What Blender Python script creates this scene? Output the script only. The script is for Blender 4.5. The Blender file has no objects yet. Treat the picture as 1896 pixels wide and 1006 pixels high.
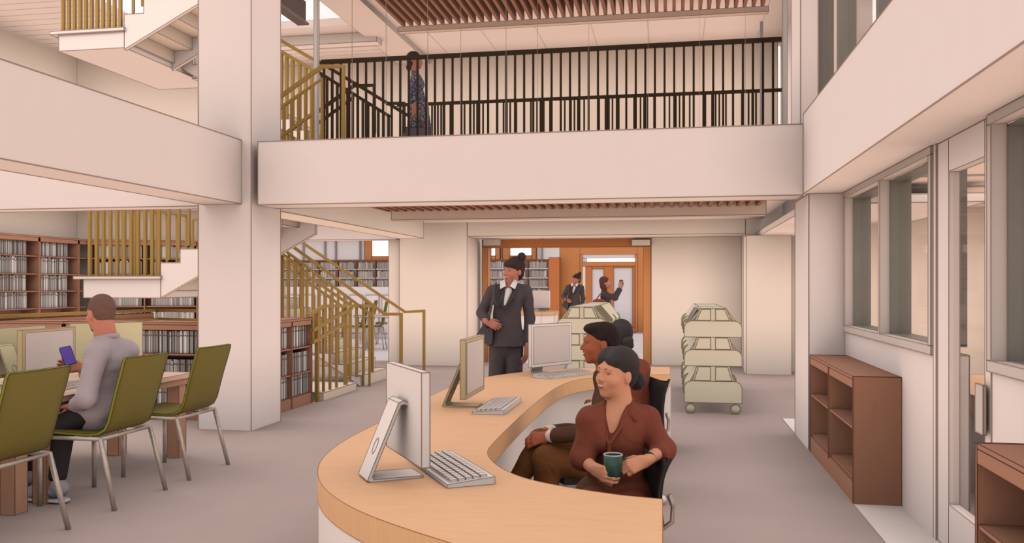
import bpy, math, random
import numpy as np
from mathutils import Vector, Matrix, Euler
random.seed(7)
SC = bpy.context.scene
COL = SC.collection
# ---------------------------------------------------------------- camera geometry (1896 x 1006 frame)
FPX, EYE, YAW, HOR = 1597.0, 1.55, math.radians(10.47), 528.0
FW = (-math.sin(YAW), math.cos(YAW)); RT = (math.cos(YAW), math.sin(YAW))
def ray(px, py):
    u = (px - 948.0) / FPX; v = (HOR - py) / FPX
    return FW[0] + u * RT[0], FW[1] + u * RT[1], v
def at_depth(px, py, d):
    r = ray(px, py); return Vector((r[0] * d, r[1] * d, EYE + r[2] * d))
def at_z(px, py, z=0.0):
    r = ray(px, py); d = (z - EYE) / r[2]; return Vector((r[0] * d, r[1] * d, z))
def at_x(px, py, x):
    r = ray(px, py); d = x / r[0]; return Vector((x, r[1] * d, EYE + r[2] * d))
def at_y(px, py, y):
    r = ray(px, py); d = y / r[1]; return Vector((r[0] * d, y, EYE + r[2] * d))

# ---------------------------------------------------------------- materials
def lin(c):
    o = []
    for x in c:
        x = x / 255.0
        o.append(x / 12.92 if x <= 0.04045 else ((x + 0.055) / 1.055) ** 2.4)
    return o
MATS = {}
def mat(name, rgb, rough=0.85, kind='plain', amt=0.04, metal=0.0, scale=6.0, spec=0.2, alpha=None, emit=None, rgb2=None):
    if name in MATS: return MATS[name]
    m = bpy.data.materials.new(name); m.use_nodes = True
    nt = m.node_tree; N = nt.nodes; L = nt.links
    b = N['Principled BSDF']
    b.inputs['Roughness'].default_value = rough
    b.inputs['Metallic'].default_value = metal
    b.inputs['Specular IOR Level'].default_value = spec
    c = lin(rgb)
    c2 = lin(rgb2) if rgb2 else [min(1, x * (1 - amt * 3)) for x in c]
    tc = N.new('ShaderNodeTexCoord')
    mp = N.new('ShaderNodeMapping'); L.new(tc.outputs['Object'], mp.inputs['Vector'])
    mix = N.new('ShaderNodeMix'); mix.data_type = 'RGBA'
    mix.inputs[6].default_value = (*c, 1); mix.inputs[7].default_value = (*c2, 1)
    no = N.new('ShaderNodeTexNoise'); no.inputs['Scale'].default_value = scale
    no.inputs['Detail'].default_value = 4
    if kind == 'wood':       # vertical fine grain
        mp.inputs['Scale'].default_value = (14, 14, 0.5)
        no.inputs['Scale'].default_value = 7
        L.new(mp.outputs['Vector'], no.inputs['Vector']); fac = no.outputs['Fac']
    elif kind == 'hair':
        mp.inputs['Scale'].default_value = (60, 60, 7); no.inputs['Scale'].default_value = 3
        L.new(mp.outputs['Vector'], no.inputs['Vector']); fac = no.outputs['Fac']
        bh = N.new('ShaderNodeBump'); bh.inputs['Strength'].default_value = 0.5; bh.inputs['Distance'].default_value = 0.01
        L.new(no.outputs['Fac'], bh.inputs['Height']); L.new(bh.outputs['Normal'], b.inputs['Normal'])
    elif kind == 'woodx':    # grain along x / y (table tops)
        mp.inputs['Scale'].default_value = (1.2, 7, 7)
        mp.inputs['Rotation'].default_value = (0, 0, 0.9)
        L.new(mp.outputs['Vector'], no.inputs['Vector']); fac = no.outputs['Fac']
    elif kind == 'stripes':
        wv = N.new('ShaderNodeTexWave'); wv.bands_direction = 'X'; wv.inputs['Scale'].default_value = scale
        wv.inputs['Distortion'].default_value = 0.0
        mp.inputs['Rotation'].default_value = (0.0, 0.12, -1.05)
        L.new(mp.outputs['Vector'], wv.inputs['Vector']); fac = wv.outputs['Fac']
    elif kind == 'floral':
        vo = N.new('ShaderNodeTexVoronoi'); vo.inputs['Scale'].default_value = scale
        L.new(mp.outputs['Vector'], vo.inputs['Vector'])
        rp = N.new('ShaderNodeValToRGB'); e = rp.color_ramp; e.interpolation = 'CONSTANT'
        sep = N.new('ShaderNodeSeparateColor'); L.new(vo.outputs['Color'], sep.inputs['Color'])
        L.new(sep.outputs[0], rp.inputs['Fac'])
        cols = [(0.0, (52, 58, 92)), (0.35, (38, 38, 52)), (0.6, (92, 110, 140)), (0.78, (140, 140, 90)), (0.88, (150, 80, 50))]
        e.elements[0].color = (*lin(cols[0][1]), 1)
        e.elements[1].position = cols[1][0]; e.elements[1].color = (*lin(cols[1][1]), 1)
        for p, cc in cols[2:]:
            q = e.elements.new(p); q.color = (*lin(cc), 1)
        L.new(rp.outputs['Color'], mix.inputs[6]); mix.inputs[7].default_value = (*lin((40, 44, 70)), 1)
        L.new(mp.outputs['Vector'], no.inputs['Vector']); fac = no.outputs['Fac']
    else:
        L.new(mp.outputs['Vector'], no.inputs['Vector']); fac = no.outputs['Fac']
    if kind == 'floral':
        mix.inputs[0].default_value = 0.1
    else:
        L.new(fac, mix.inputs[0])
    L.new(mix.outputs[2], b.inputs['Base Color'])
    if kind in ('fabric', 'stripes', 'floral'):
        n2 = N.new('ShaderNodeTexNoise'); n2.inputs['Scale'].default_value = 7; n2.inputs['Detail'].default_value = 2; n2.inputs['Distortion'].default_value = .6
        L.new(tc.outputs['Object'], n2.inputs['Vector'])
        bp = N.new('ShaderNodeBump'); bp.inputs['Strength'].default_value = 0.5; bp.inputs['Distance'].default_value = 0.04
        L.new(n2.outputs['Fac'], bp.inputs['Height']); L.new(bp.outputs['Normal'], b.inputs['Normal'])
    if alpha is not None:
        b.inputs['Alpha'].default_value = alpha
    if emit:
        b.inputs['Emission Color'].default_value = (*lin(emit[0]), 1); b.inputs['Emission Strength'].default_value = emit[1]
    MATS[name] = m
    return m
INK = mat('ink_line', (158, 134, 124), 1.0, amt=0.0)
INKD = mat('ink_line_dark', (92, 58, 44), 1.0, amt=0.0)
WALL = mat('white_plaster', (230, 214, 208), 0.9, amt=0.012)
WALLC = mat('cream_plaster', (232, 214, 200), 0.9, amt=0.012)
SOFF = mat('soffit_bounce_tint', (222, 192, 176), 0.9, amt=0.01)  # plaster tinted with warm bounce light from below; not applied anywhere
FLOOR = mat('taupe_carpet', (176, 156, 149), 0.95, amt=0.03, scale=3)
FLOORW = mat('pale_tile', (232, 218, 210), 0.8, amt=0.01)
CASEW = mat('brown_bookcase_wood', (170, 121, 97), 0.7, 'wood', 0.05)
MAPLE = mat('maple_worktop', (236, 183, 140), 0.55, 'woodx', 0.05)
MAPLEE = mat('maple_edge_band', (228, 176, 130), 0.6, 'wood', 0.06)
GOLD = mat('brass_bar', (168, 132, 66), 0.5, 'wood', 0.10, metal=0.1, spec=0.3)
BRONZE = mat('dark_bronze_bar', (52, 38, 20), 0.7, 'wood', 0.05, metal=0.0, spec=0.1)
TREAD = mat('stair_plaster', (226, 204, 186), 0.85, amt=0.012)
SLATW = mat('walnut_slat', (150, 100, 78), 0.7, 'wood', 0.04)
STEEL = mat('grey_metal_lining', (132, 128, 120), 0.45, metal=0.25, amt=0.05, spec=0.5)
FRAMEM = mat('pale_window_frame', (202, 188, 180), 0.7, amt=0.02)
OLIVE = mat('olive_shell', (112, 98, 34), 0.6, amt=0.02, spec=0.35)
CHROME = mat('brushed_chrome', (208, 192, 180), 0.3, metal=0.45, amt=0.10, scale=40, spec=0.6)
BLACK = mat('charcoal_mesh', (46, 42, 42), 0.7, amt=0.04, spec=0.3)
WHITEP = mat('white_plastic', (236, 222, 215), 0.5, amt=0.005, spec=0.4)
KEYM = mat('grey_keys', (228, 216, 210), 0.5, amt=0.02)
SCREEN = mat('blank_pale_screen', (216, 198, 190), 0.35, amt=0.01, spec=0.4)
CREAMP = mat('cream_monitor_plastic', (224, 208, 164), 0.5, amt=0.01, spec=0.3)
CREAMB = mat('tan_monitor_case', (206, 178, 132), 0.5, amt=0.03, spec=0.3)
CARTG = mat('sage_cart_metal', (212, 200, 178), 0.6, amt=0.01)
CARTY = mat('yellow_cart_divider', (222, 212, 168), 0.6, amt=0.01)
TABLEW = mat('pale_table_wood', (216, 178, 154), 0.6, 'woodx', 0.05)
TABLEL = mat('table_leg_wood', (182, 136, 110), 0.6, 'wood', 0.06)
ORANGE = mat('orange_timber', (206, 136, 84), 0.55, 'wood', 0.07)
ORANGED = mat('deep_orange_timber', (196, 120, 70), 0.55, 'wood', 0.05)
FROST = mat('frosted_door_glass', (214, 210, 216), 0.4, amt=0.01)
LITWIN = mat('daylit_pane', (255, 250, 244), 0.5, amt=0.0, emit=((255, 250, 244), 1.0))
DARKST = mat('dark_grey_steel', (104, 92, 90), 0.6, amt=0.03)
GLASSM = None
def glass():
    global GLASSM
    if GLASSM: return GLASSM
    m = bpy.data.materials.new('clear_glass'); m.use_nodes = True
    nt = m.node_tree; N = nt.nodes; L = nt.links
    for n in list(N):
        if n.type != 'OUTPUT_MATERIAL': N.remove(n)
    t = N.new('ShaderNodeBsdfTransparent'); t.inputs[0].default_value = (0.97, 0.96, 0.95, 1)
    g = N.new('ShaderNodeBsdfGlossy'); g.inputs['Roughness'].default_value = 0.03
    fr = N.new('ShaderNodeLayerWeight'); fr.inputs[0].default_value = 0.35
    ml = N.new('ShaderNodeMath'); ml.operation = 'MULTIPLY'; ml.inputs[1].default_value = 0.10
    mx = N.new('ShaderNodeMixShader')
    L.new(fr.outputs['Facing'], ml.inputs[0]); L.new(ml.outputs[0], mx.inputs[0]); L.new(t.outputs[0], mx.inputs[1]); L.new(g.outputs[0], mx.inputs[2])
    L.new(mx.outputs[0], N['Material Output'].inputs[0])
    GLASSM = m; return m

# ---------------------------------------------------------------- object helpers
def wloc(o):
    v = Vector((0, 0, 0))
    while o is not None:
        v = v + o.location; o = o.parent
    return v
def tag(o, label=None, cat=None, group=None, kind=None):
    if label: o['label'] = label
    if cat: o['category'] = cat
    if group: o['group'] = group
    if kind: o['kind'] = kind
    return o
def thing(name, label, cat, loc=(0, 0, 0), rotz=0, group=None):
    o = bpy.data.objects.new(name, None); COL.objects.link(o)
    o.empty_display_size = 0.1
    o.location = loc; o.rotation_euler = (0, 0, rotz)
    return tag(o, label, cat, group)
class MB:
    """collects shapes; build() links them as one mesh object"""
    def __init__(s): s.v = []; s.f = []; s.m = []; s.e = []; s.sm = []
    def add(s, vs, fs, mi=0, smooth=False):
        n = len(s.v); s.v += [tuple(v) for v in vs]
        for f in fs: s.f.append([n + i for i in f]); s.m.append(mi); s.sm.append(smooth)
        return n
    def box(s, x0, x1, y0, y1, z0, z1, mi=0, ink=True, M=None):
        vs = [Vector(p) for p in ((x0, y0, z0), (x1, y0, z0), (x1, y1, z0), (x0, y1, z0), (x0, y0, z1), (x1, y0, z1), (x1, y1, z1), (x0, y1, z1))]
        if M is not None: vs = [M @ v for v in vs]
        n = s.add(vs, [(0, 3, 2, 1), (4, 5, 6, 7), (0, 1, 5, 4), (1, 2, 6, 5), (2, 3, 7, 6), (3, 0, 4, 7)], mi)
        if ink: s.e += [(n + a, n + b) for a, b in ((0, 1), (1, 2), (2, 3), (3, 0), (4, 5), (5, 6), (6, 7), (7, 4), (0, 4), (1, 5), (2, 6), (3, 7))]
        return s
    def prism(s, poly, axis, a0, a1, mi=0, ink=True, smooth_side=False, M=None):
        """poly: 2-D outline, extruded along axis ('x','y','z') from a0 to a1"""
        def mk(p, a):
            v = Vector((p[0], p[1], a)) if axis == 'z' else Vector((p[0], a, p[1])) if axis == 'y' else Vector((a, p[0], p[1]))
            return M @ v if M is not None else v
        k = len(poly)
        n = s.add([mk(p, a0) for p in poly] + [mk(p, a1) for p in poly], [list(range(k))[::-1], [k + i for i in range(k)]], mi)
        for i in range(k):
            j = (i + 1) % k
            s.f.append([n + i, n + j, n + k + j, n + k + i]); s.m.append(mi); s.sm.append(smooth_side)
            if ink:
                s.e += [(n + i, n + j), (n + k + i, n + k + j)]
                a = Vector(poly[i]) - Vector(poly[i - 1]); b = Vector(poly[j]) - Vector(poly[i])
                if a.length > 1e-6 and b.length > 1e-6 and a.angle(b, 0) > 0.6: s.e.append((n + i, n + k + i))
        return s
    def tube(s, pts, r, n=8, mi=0, square=False, caps=True):
        pts = [Vector(p) for p in pts]
        if square: n = 4
        rs = r if isinstance(r, (list, tuple)) else [r] * len(pts)
        rings = []
        up0 = None
        for i, p in enumerate(pts):
            if i == 0: t = pts[1] - p
            elif i == len(pts) - 1: t = p - pts[i - 1]
            else: t = (pts[i + 1] - p).normalized() + (p - pts[i - 1]).normalized()
            t = t.normalized()
            ref = Vector((0, 0, 1)) if abs(t.z) < 0.95 else Vector((1, 0, 0))
            a = t.cross(ref).normalized(); b = t.cross(a).normalized()
            if up0 is not None and a.dot(up0) < 0: a = -a; b = -b
            up0 = a
            k = 1.0
            if 0 < i < len(pts) - 1:
                c = (pts[i + 1] - p).normalized().dot(t); k = 1.0 / max(0.5, c)
            off = math.pi / 4 if n == 4 else 0
            rr = rs[i] * (1.414 if n == 4 else 1)
            rings.append([p + (a * math.cos(off + 2 * math.pi * j / n) + b * math.sin(off + 2 * math.pi * j / n)) * rr for j in range(n)])
        vs = [v for R in rings for v in R]; fs = []
        for i in range(len(pts) - 1):
            for j in range(n):
                fs.append((i * n + j, i * n + (j + 1) % n, (i + 1) * n + (j + 1) % n, (i + 1) * n + j))
        base = s.add(vs, fs, mi, n > 4)
        if caps:
            s.f.append([base + j for j in range(n)][::-1]); s.m.append(mi); s.sm.append(False)
            q = base + (len(pts) - 1) * n
            s.f.append([q + j for j in range(n)]); s.m.append(mi); s.sm.append(False)
        return s
    def lathe(s, prof, c=(0, 0, 0), n=24, mi=0, M=None):
        vs = []; fs = []
        for (r, z) in prof:
            for j in range(n):
                a = 2 * math.pi * j / n; v = Vector((c[0] + r * math.cos(a), c[1] + r * math.sin(a), c[2] + z))
                vs.append(M @ v if M is not None else v)
        for i in range(len(prof) - 1):
            for j in range(n):
                fs.append((i * n + j, i * n + (j + 1) % n, (i + 1) * n + (j + 1) % n, (i + 1) * n + j))
        s.add(vs, fs, mi, True); return s
    def ball(s, c, r, mi=0, n=12, M=None):
        c = Vector(c); r = Vector(r) if not isinstance(r, (int, float)) else Vector((r, r, r))
        vs = []; fs = []
        k = n // 2
        for i in range(k + 1):
            t = math.pi * i / k
            for j in range(n):
                a = 2 * math.pi * j / n
                v = Vector((r.x * math.sin(t) * math.cos(a), r.y * math.sin(t) * math.sin(a), r.z * math.cos(t)))
                vs.append(c + (M @ v if M is not None else v))
        for i in range(k):
            for j in range(n): fs.append((i * n + j, (i + 1) * n + j, (i + 1) * n + (j + 1) % n, i * n + (j + 1) % n))
        s.add(vs, fs, mi, True); return s
    def build(s, name, mats, parent=None, ink=0.0, inkmat=None):
        if not isinstance(mats, (list, tuple)): mats = [mats]
        mats = list(mats)
        if ink and s.e:
            mi = len(mats); mats.append(inkmat or INK)
            for a, b in s.e:
                A = Vector(s.v[a]); B = Vector(s.v[b]); t = B - A
                if t.length < 1e-5: continue
                t.normalize(); ref = Vector((0, 0, 1)) if abs(t.z) < 0.9 else Vector((1, 0, 0))
                u = t.cross(ref).normalized() * ink; w = t.cross(u).normalized() * ink
                ring = [u, w, -u, -w]
                s.add([A - t * ink * .5 + q for q in ring] + [B + t * ink * .5 + q for q in ring], [(0, 1, 5, 4), (1, 2, 6, 5), (2, 3, 7, 6), (3, 0, 4, 7)], mi)
        off = wloc(parent) if parent is not None else Vector((0, 0, 0))
        me = bpy.data.meshes.new(name)
        me.from_pydata([(v[0] - off.x, v[1] - off.y, v[2] - off.z) for v in s.v], [], s.f)
        for m in mats: me.materials.append(m)
        me.polygons.foreach_set('material_index', s.m)
        me.polygons.foreach_set('use_smooth', s.sm)
        me.update()
        o = bpy.data.objects.new(name, me); COL.objects.link(o)
        if parent is not None: o.parent = parent
        return o
def struct(name, mb, m, ink=0.006, parent=None):
    o = mb.build(name, m, parent, ink)
    if parent is None: o['kind'] = 'structure'
    return o
def sbox(name, x0, x1, y0, y1, z0, z1, m=None, ink=0.006, parent=None):
    return struct(name, MB().box(x0, x1, y0, y1, z0, z1), m or WALL, ink, parent)
def copy_tree(o, parent=None):
    c = o.copy(); COL.objects.link(c)
    if parent is not None: c.parent = parent
    for ch in list(o.children): copy_tree(ch, c)
    return c
# ================================================================ SETTING
fl = MB().box(-11.6, 5.2, -3, 16.9, -0.1, 0.0, ink=False).build('floor', FLOOR); fl['kind'] = 'structure'
fl = MB().box(-13, 5.2, 16.9, 33, -0.1, 0.0, ink=False).build('floor', mat('pale_lavender_floor', (206, 196, 198), 0.8, amt=0.01)); fl['kind'] = 'structure'
sbox('trim_1', 1.262, 1.60, 2.2, 8.43, 0.0, 0.004, FLOORW, 0.003)
sbox('trim_2', 1.262, 3.0, 9.32, 10.4, 0.0, 0.004, FLOORW, 0.003)
# columns and beams
sbox('column', -4.987, -4.376, 8.48, 9.178, 0, 7.2)
sbox('column', 1.262, 1.62, 8.43, 9.32, 0, 2.405)
sbox('column', 1.262, 1.43, 8.95, 9.6, 2.5, 7.0)
sbox('beam', -4.918, -4.488, -2.0, 8.478, 2.411, 3.089, mat('beam_plaster', (224, 207, 200), 0.9, amt=0.01))
sbox('beam', -4.29, 1.215, 8.46, 8.88, 2.395, 3.063)
sbox('beam', 1.22, 1.66, -1.5, 8.452, 2.406, 3.155)
sbox('beam', -11.4, -4.99, 8.60, 8.90, 2.41, 3.06)
sbox('beam', -4.96, -4.48, 9.182, 15.3, 2.41, 2.735, WALLC)
sbox('beam', -9.0, -5.2, 15.9, 16.25, 2.43, 3.0)
sbox('beam', 1.51, 3.2, 9.6, 16.4, 2.41, 2.50)
# floor slabs of the storey above
sbox('ceiling', -4.92, 1.6, 8.882, 16.2, 2.74, 3.0, ink=0)
sbox('floor', -4.92, 1.6, 10.36, 16.0, 3.0, 3.35, ink=0)
sbox('ceiling', -11.4, -8.95, 8.9, 16.4, 3.02, 3.06, ink=0)
# walls
sbox('wall_left', -11.6, -11.4, -3, 15.0, 0, 5.97, WALLC, 0)
def wall_seg(name, a, b, z0, z1, th=0.15, m=None, ink=0.005):
    a = Vector((a[0], a[1])); b = Vector((b[0], b[1])); t = (b - a).normalized(); n = Vector((-t.y, t.x)) * th
    return struct(name, MB().prism([tuple(a), tuple(b), tuple(b + n), tuple(a + n)], 'z', z0, z1), m or WALLC, ink)
wall_seg('wall_corner', (-11.4, 15.0), (-8.3, 16.5), 0, 5.97)
sbox('wall_back', -5.17, -3.825, 16.0, 16.9, 0, 3.0, WALLC)
sbox('wall_back', -5.42, -5.172, 16.1, 16.9, 0, 3.0, WALLC)
sbox('wall_back', -3.82, 1.306, 16.0, 16.9, 2.475, 3.0, WALLC)
sbox('wall_back', at_y(1206, 500, 16.9).x, 1.306, 16.9, 17.1, 0, 2.475, WALLC)
sbox('wall_back', 1.31, 3.4, 16.0, 17.1, 0, 3.0, WALLC)
sbox('column', 1.277, 2.034, 15.45, 15.998, 0, 2.41, WALLC)
sbox('wall_back', -8.3, 1.9, 16.3, 16.5, 3.0, 5.97, WALLC)
# stepped fascia above the back wall opening, right corner
# upper storey right side wall and ceiling
sbox('wall_right', 1.95, 2.1, 9.7, 16.3, 2.6, 5.97, WALL, 0)
sbox('ceiling', -11.5, -8.95, 6.5, 16.4, 5.97, 6.1, WALL, 0)
sbox('ceiling', -8.95, 2.1, 13.9, 16.6, 5.97, 6.1, WALL, 0)
sbox('ceiling', -4.9, 2.1, 8.0, 13.9, 5.97, 6.1, WALL, 0)
b = MB()
for i in range(7): b.box(-4.2 + i * 0.95, -4.19 + i * 0.95, 13.5, 16.28, 5.966, 5.972, ink=False)
struct('trim_4', b, mat('joint_line', (212, 194, 184), 0.9), 0)
b = MB()
for i in range(8): b.box(-8.9, -5.2, 14.5 + i * 0.24, 14.503 + i * 0.24, 5.966, 5.972, ink=False)
for i in range(12): b.box(-11.3, -8.95, 11.9 + i * 0.26, 11.905 + i * 0.26, 5.966, 5.972, ink=False)
struct('trim_5', b, MATS['joint_line'], 0)
sbox('beam', -5.26, -4.65, 9.2, 16.31, 5.88, 5.969, mat('beam_plaster', (224, 207, 200)), 0.003)
sbox('trim_6', -7.6, -5.05, 14.35, 14.6, 5.80, 5.968, WHITEP, 0.006)
# dark steel beam under the upper ceiling
p = at_z(566, 44, 5.45)
b = MB(); b.box(p.x - 0.03, p.x, 9.3, p.y, 5.45, 5.78); b.box(p.x - 0.12, p.x + 0.05, 9.3, p.y, 5.43, 5.455)
struct('beam', b, DARKST, 0.004)

# ---- right wall with windows and door
XW = 1.585
sbox('wall_right', XW, 1.78, 5.655, 8.428, 0, 1.12, WALL, 0.004)
sbox('wall_right', XW, 1.78, 1.8, 4.70, 0, 1.115, WALL, 0.004)
def window(name, y0, y1, z0, z1, muls, label=None):
    """opening in the right wall between y0..y1; muls = y centres of mullions"""
    b = MB(); f = 0.055
    root = thing(name, None, None, ((XW + 1.7) / 2, (y0 + y1) / 2, z0)); root['kind'] = 'structure'
    b.box(XW - 0.025, XW + 0.05, y0, y1, z0, z0 + f)
    b.box(XW - 0.025, XW + 0.05, y0, y1, z1 - f * .9, z1)
    b.box(XW - 0.025, XW + 0.05, y1 - f, y1, z0 + f, z1 - f * .9)
    b.box(XW - 0.025, XW + 0.05, y0, y0 + f, z0 + f, z1 - f * .9)
    ys = [y0 + f] + [v for m in muls for v in (m - .022, m + .022)] + [y1 - f]
    for m in muls: b.box(XW - 0.024, XW + 0.05, m - .022, m + .022, z0 + f, z1 - f * .9)
    wf = b.build('window_frame', FRAMEM, root, 0.003)
    g = MB(); s = MB()
    for i in range(0, len(ys), 2):
        a, c = ys[i], ys[i + 1]
        g.box(XW + .05, XW + .20, c - .015, c, z0 + f, z1 - f, ink=False); g.box(XW + .05, XW + .20, a, a + .01, z0 + f, z1 - f, ink=False)
        g.box(XW + .05, XW + .20, a, c, z1 - f - .012, z1 - f, ink=False); g.box(XW + .05, XW + .20, a, c, z0 + f - .01, z0 + f + .006, ink=False)
        p = MB().box(XW + .11, XW + .118, a + .01, c - .015, z0 + f + .006, z1 - f - .012, ink=False).build('pane', glass(), wf)
    g.build('window_lining', STEEL, root, 0)
    return root
window('window_1', 5.655, 8.375, 1.122, 2.40, [7.00])
window('window_2', 2.1, 4.70, 1.117, 2.40, [3.4])
# door
dr = thing('door_1', None, None, (XW + .04, 5.15, 0)); dr['kind'] = 'structure'
b = MB()
b.box(XW, XW + .06, 4.715, 4.80, 0.01, 2.40); b.box(XW, XW + .06, 5.39, 5.60, 0.01, 2.40)
b.box(XW, XW + .06, 4.80, 5.39, 2.21, 2.40); b.box(XW, XW + .06, 4.80, 5.39, 0.01, 0.275)
dl = b.build('door_leaf', WALL, dr, 0.003)
MB().box(XW - .01, XW + .1, 5.60, 5.652, 0.0, 2.404).build('door_frame', WALL, dr, 0.003)
MB().box(XW + .025, XW + .033, 4.80, 5.39, 0.275, 2.21, ink=False).build('pane', glass(), dl)
MB().box(XW - .035, XW - .02, 4.725, 4.835, 0.79, 1.04).build('door_handle', FRAMEM, dl, 0.003)
# upper glazing beside the right beam
g = thing('window_3', None, None, (1.52, 7.5, 3.155)); g['kind'] = 'structure'
b = MB()
for y in (9.10, 8.02, 6.52, 5.0): b.box(1.45, 1.60, y, y + .05, 3.156, 6.0)
b.build('window_mullion', STEEL, g, 0.004)
for y0, y1 in ((8.07, 9.10), (6.57, 8.02), (5.05, 6.52)):
    MB().box(1.53, 1.538, y0, y1, 3.156, 6.0, ink=False).build('pane', glass(), g)
sbox('wall_right', 2.6, 2.7, 2.0, 9.6, 3.0, 6.0, WALLC, 0)
b = MB(); b.box(2.5, 2.55, 2.0, 9.7, 4.28, 4.33, ink=False)
o = b.build('handrail', GOLD); tag(o, 'brass handrail glimpsed behind the glazing above the right beam', 'handrail')
# room behind the right glass
PINK = mat('blush_room_paint', (236, 214, 198), 0.9, amt=0.01)
sbox('wall_right', 4.9, 5.0, 1.0, 14.0, 0, 2.62, PINK, 0)
sbox('wall_far_right', 1.9, 4.9, 12.9, 13.0, 0, 2.62, PINK, 0.004)
sbox('ceiling', 1.79, 5.0, 1.0, 13.0, 2.62, 2.7, PINK, 0)
b = MB()
for i in range(8): b.box(1.8, 4.9, 5.0 + i * 1.0, 5.012 + i, 2.60, 2.621, ink=False)
struct('trim_7', b, MATS['joint_line'], 0)
sbox('trim_8', 4.86, 4.9, 1, 12.9, 1.02, 1.04, mat('joint_line', (196, 176, 164)), 0)

MB().box(2.15, 3.1, 6.4, 8.3, .60, .75).build('desk_reflection_top', MAPLE, (lambda t: t)(thing('desk_reflection', 'maple-topped stand-in for the desk reflection in the glazed door', 'desk_reflection', (2.6, 7.3, 0))), .003)  # solid block added in place of the reception desk's reflection in the glass
MB().box(2.2, 3.05, 6.45, 8.25, 0, .5995).build('desk_reflection_base', WHITEP, bpy.data.objects['desk_reflection'], .003)
# ---- portal in the back opening
YP = 16.92
xl, xr = at_y(893, 500, YP).x, at_y(1205, 500, YP).x
xl2, xr2 = at_y(903, 500, YP).x, at_y(1191, 500, YP).x
zt = at_y(1000, 443, YP).z; zt2 = at_y(1000, 458, YP).z
pr = thing('timber_portal', 'orange timber door surround filling the opening in the back wall', 'door frame', ((xl + xr) / 2, YP, 0))
MB().box(xl, xl2, YP, YP + .25, 0, zt2).build('side_post', ORANGE, pr, 0.003, INKD)
MB().box(xr2, xr, YP, YP + .25, 0, zt2).build('side_post', ORANGE, pr, 0.003, INKD)
MB().box(xl, xr, YP, YP + .25, zt2, zt).build('header', ORANGED, pr, 0.003, INKD)
for a, c, la in ((895, 926, 'left'), (1170, 1204, 'right')):
    q = at_y(a, 455, YP - .08); q2 = at_y(c, 444, YP - .08)
    o = MB().box(q.x, q2.x, YP - .1, YP - .01, q.z, q2.z).build('door_sensor', WALLC, None, 0.003)
    tag(o, f'small white box at the top {la} corner of the orange timber surround', 'sensor')
sbox('wall_back', -3.9, -3.826, 16.901, 17.3, 0, 2.6)
# vestibule side panel and far wall with doors
YD = 28.0
def yb(px0, px1, py0, py1, y, th=0.08):   # box on plane y spanned by two pixels
    a = at_y(px0, py1, y); c = at_y(px1, py0, y)
    return (a.x, c.x, y, y + th, max(0.0, a.z), c.z)
b = MB(); 
for px0, px1, py0, py1 in ((1036, 1074, 458, 616), (1180, 1195, 458, 616), (1074, 1180, 458, 472)): b.box(*yb(px0, px1, py0, py1, YD))
o = struct('wall_far', b, ORANGE, 0.005)
tr = thing('timber_double_door', 'orange timber double doors with frosted panes seen through the back opening', 'door', tuple(at_y(1127, 616, YD - .0)))
b = MB()
for r in ((1074, 1078, 472, 616), (1176, 1180, 472, 616), (1078, 1176, 485, 493), (1078, 1176, 607, 616)): b.box(*yb(*r, YD - .02))
b.build('door_frame', ORANGE, tr, 0.005, INKD)
b = MB()
for r in ((1084, 1096, 493, 607), (1118, 1136, 493, 607), (1171, 1176, 493, 607), (1096, 1118, 493, 498), (1136, 1171, 493, 496)): b.box(*yb(*r, YD + .0))
leaf = b.build('door_leaf', ORANGED, tr, 0.005, INKD)
b = MB(); b.box(*yb(1096, 1118, 498, 607, YD + .04, .01)); b.box(*yb(1136, 1171, 496, 607, YD + .04, .01)); b.build('pane', FROST, leaf, 0.006)
MB().box(*yb(1078, 1084, 493, 607, YD + .0)).build('door_edge', WHITEP, tr, 0.006)
b = MB(); b.box(*yb(1074, 1180, 472, 485, YD + .04, .01), ink=False); b.build('transom_light', LITWIN, tr)
b = MB(); b.box(*yb(1074, 1087, 478, 485, YD + .02, .01), ink=False); b.box(*yb(1074, 1180, 472, 479, YD + .02, .01), ink=False); b.build('transom_blind', FROST, tr)
# timber side panel left of far doors
o = MB().box(*yb(1016, 1036, 477, 615, 27.6, .3)).build('timber_screen', ORANGED, None, 0.006, INKD)
tag(o, 'tall plain orange timber panel at the right end of the far bookshelves', 'panel')
# far room wall
YF = 31.0
FARW = mat('far_pale_wall', (222, 216, 220), 0.9, amt=0.01)
sbox('wall_far', -20, 6, YF + .3, YF + .5, 0, 4.4, FARW, 0)
sbox('ceiling', -20, 5.2, 17.2, YF + .5, 3.6, 3.7, WALL, 0)
sbox('wall_far_left', -17.2, -17, 17, YF, 0, 3.6, FARW, 0)
def far_window(px0, px1, py0, py1, n, lab):
    r = yb(px0, px1, py0, py1, YF + .2)
    t = thing('far_window', lab, 'window', ((r[0] + r[1]) / 2, YF + .2, r[4]))
    w = .28
    b = MB(); b.box(r[0], r[0] + w, YF + .16, YF + .3, r[4], r[5]); b.box(r[1] - w * .6, r[1], YF + .16, YF + .3, r[4], r[5])
    b.box(r[0] + w, r[1] - w * .6, YF + .16, YF + .3, r[4], r[4] + .14); b.box(r[0] + w, r[1] - w * .6, YF + .16, YF + .3, r[5] - .06, r[5])
    wf = b.build('window_frame', ORANGE, t, 0.01, INKD)
    MB().box(r[0] + w, r[1] - w * .6, YF + .22, YF + .25, r[4] + .14, r[5] - .06, ink=False).build('pane', LITWIN, wf)
far_window(676, 729, 436, 482, 1, 'orange framed bright square window high above the far left bookshelves')
far_window(896, 926, 456, 481, 1, 'small orange framed bright window beside the left post of the timber surround')
far_window(931, 993, 456, 481, 1, 'wider orange framed bright window behind the woman with the topknot')
b = MB()
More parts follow.
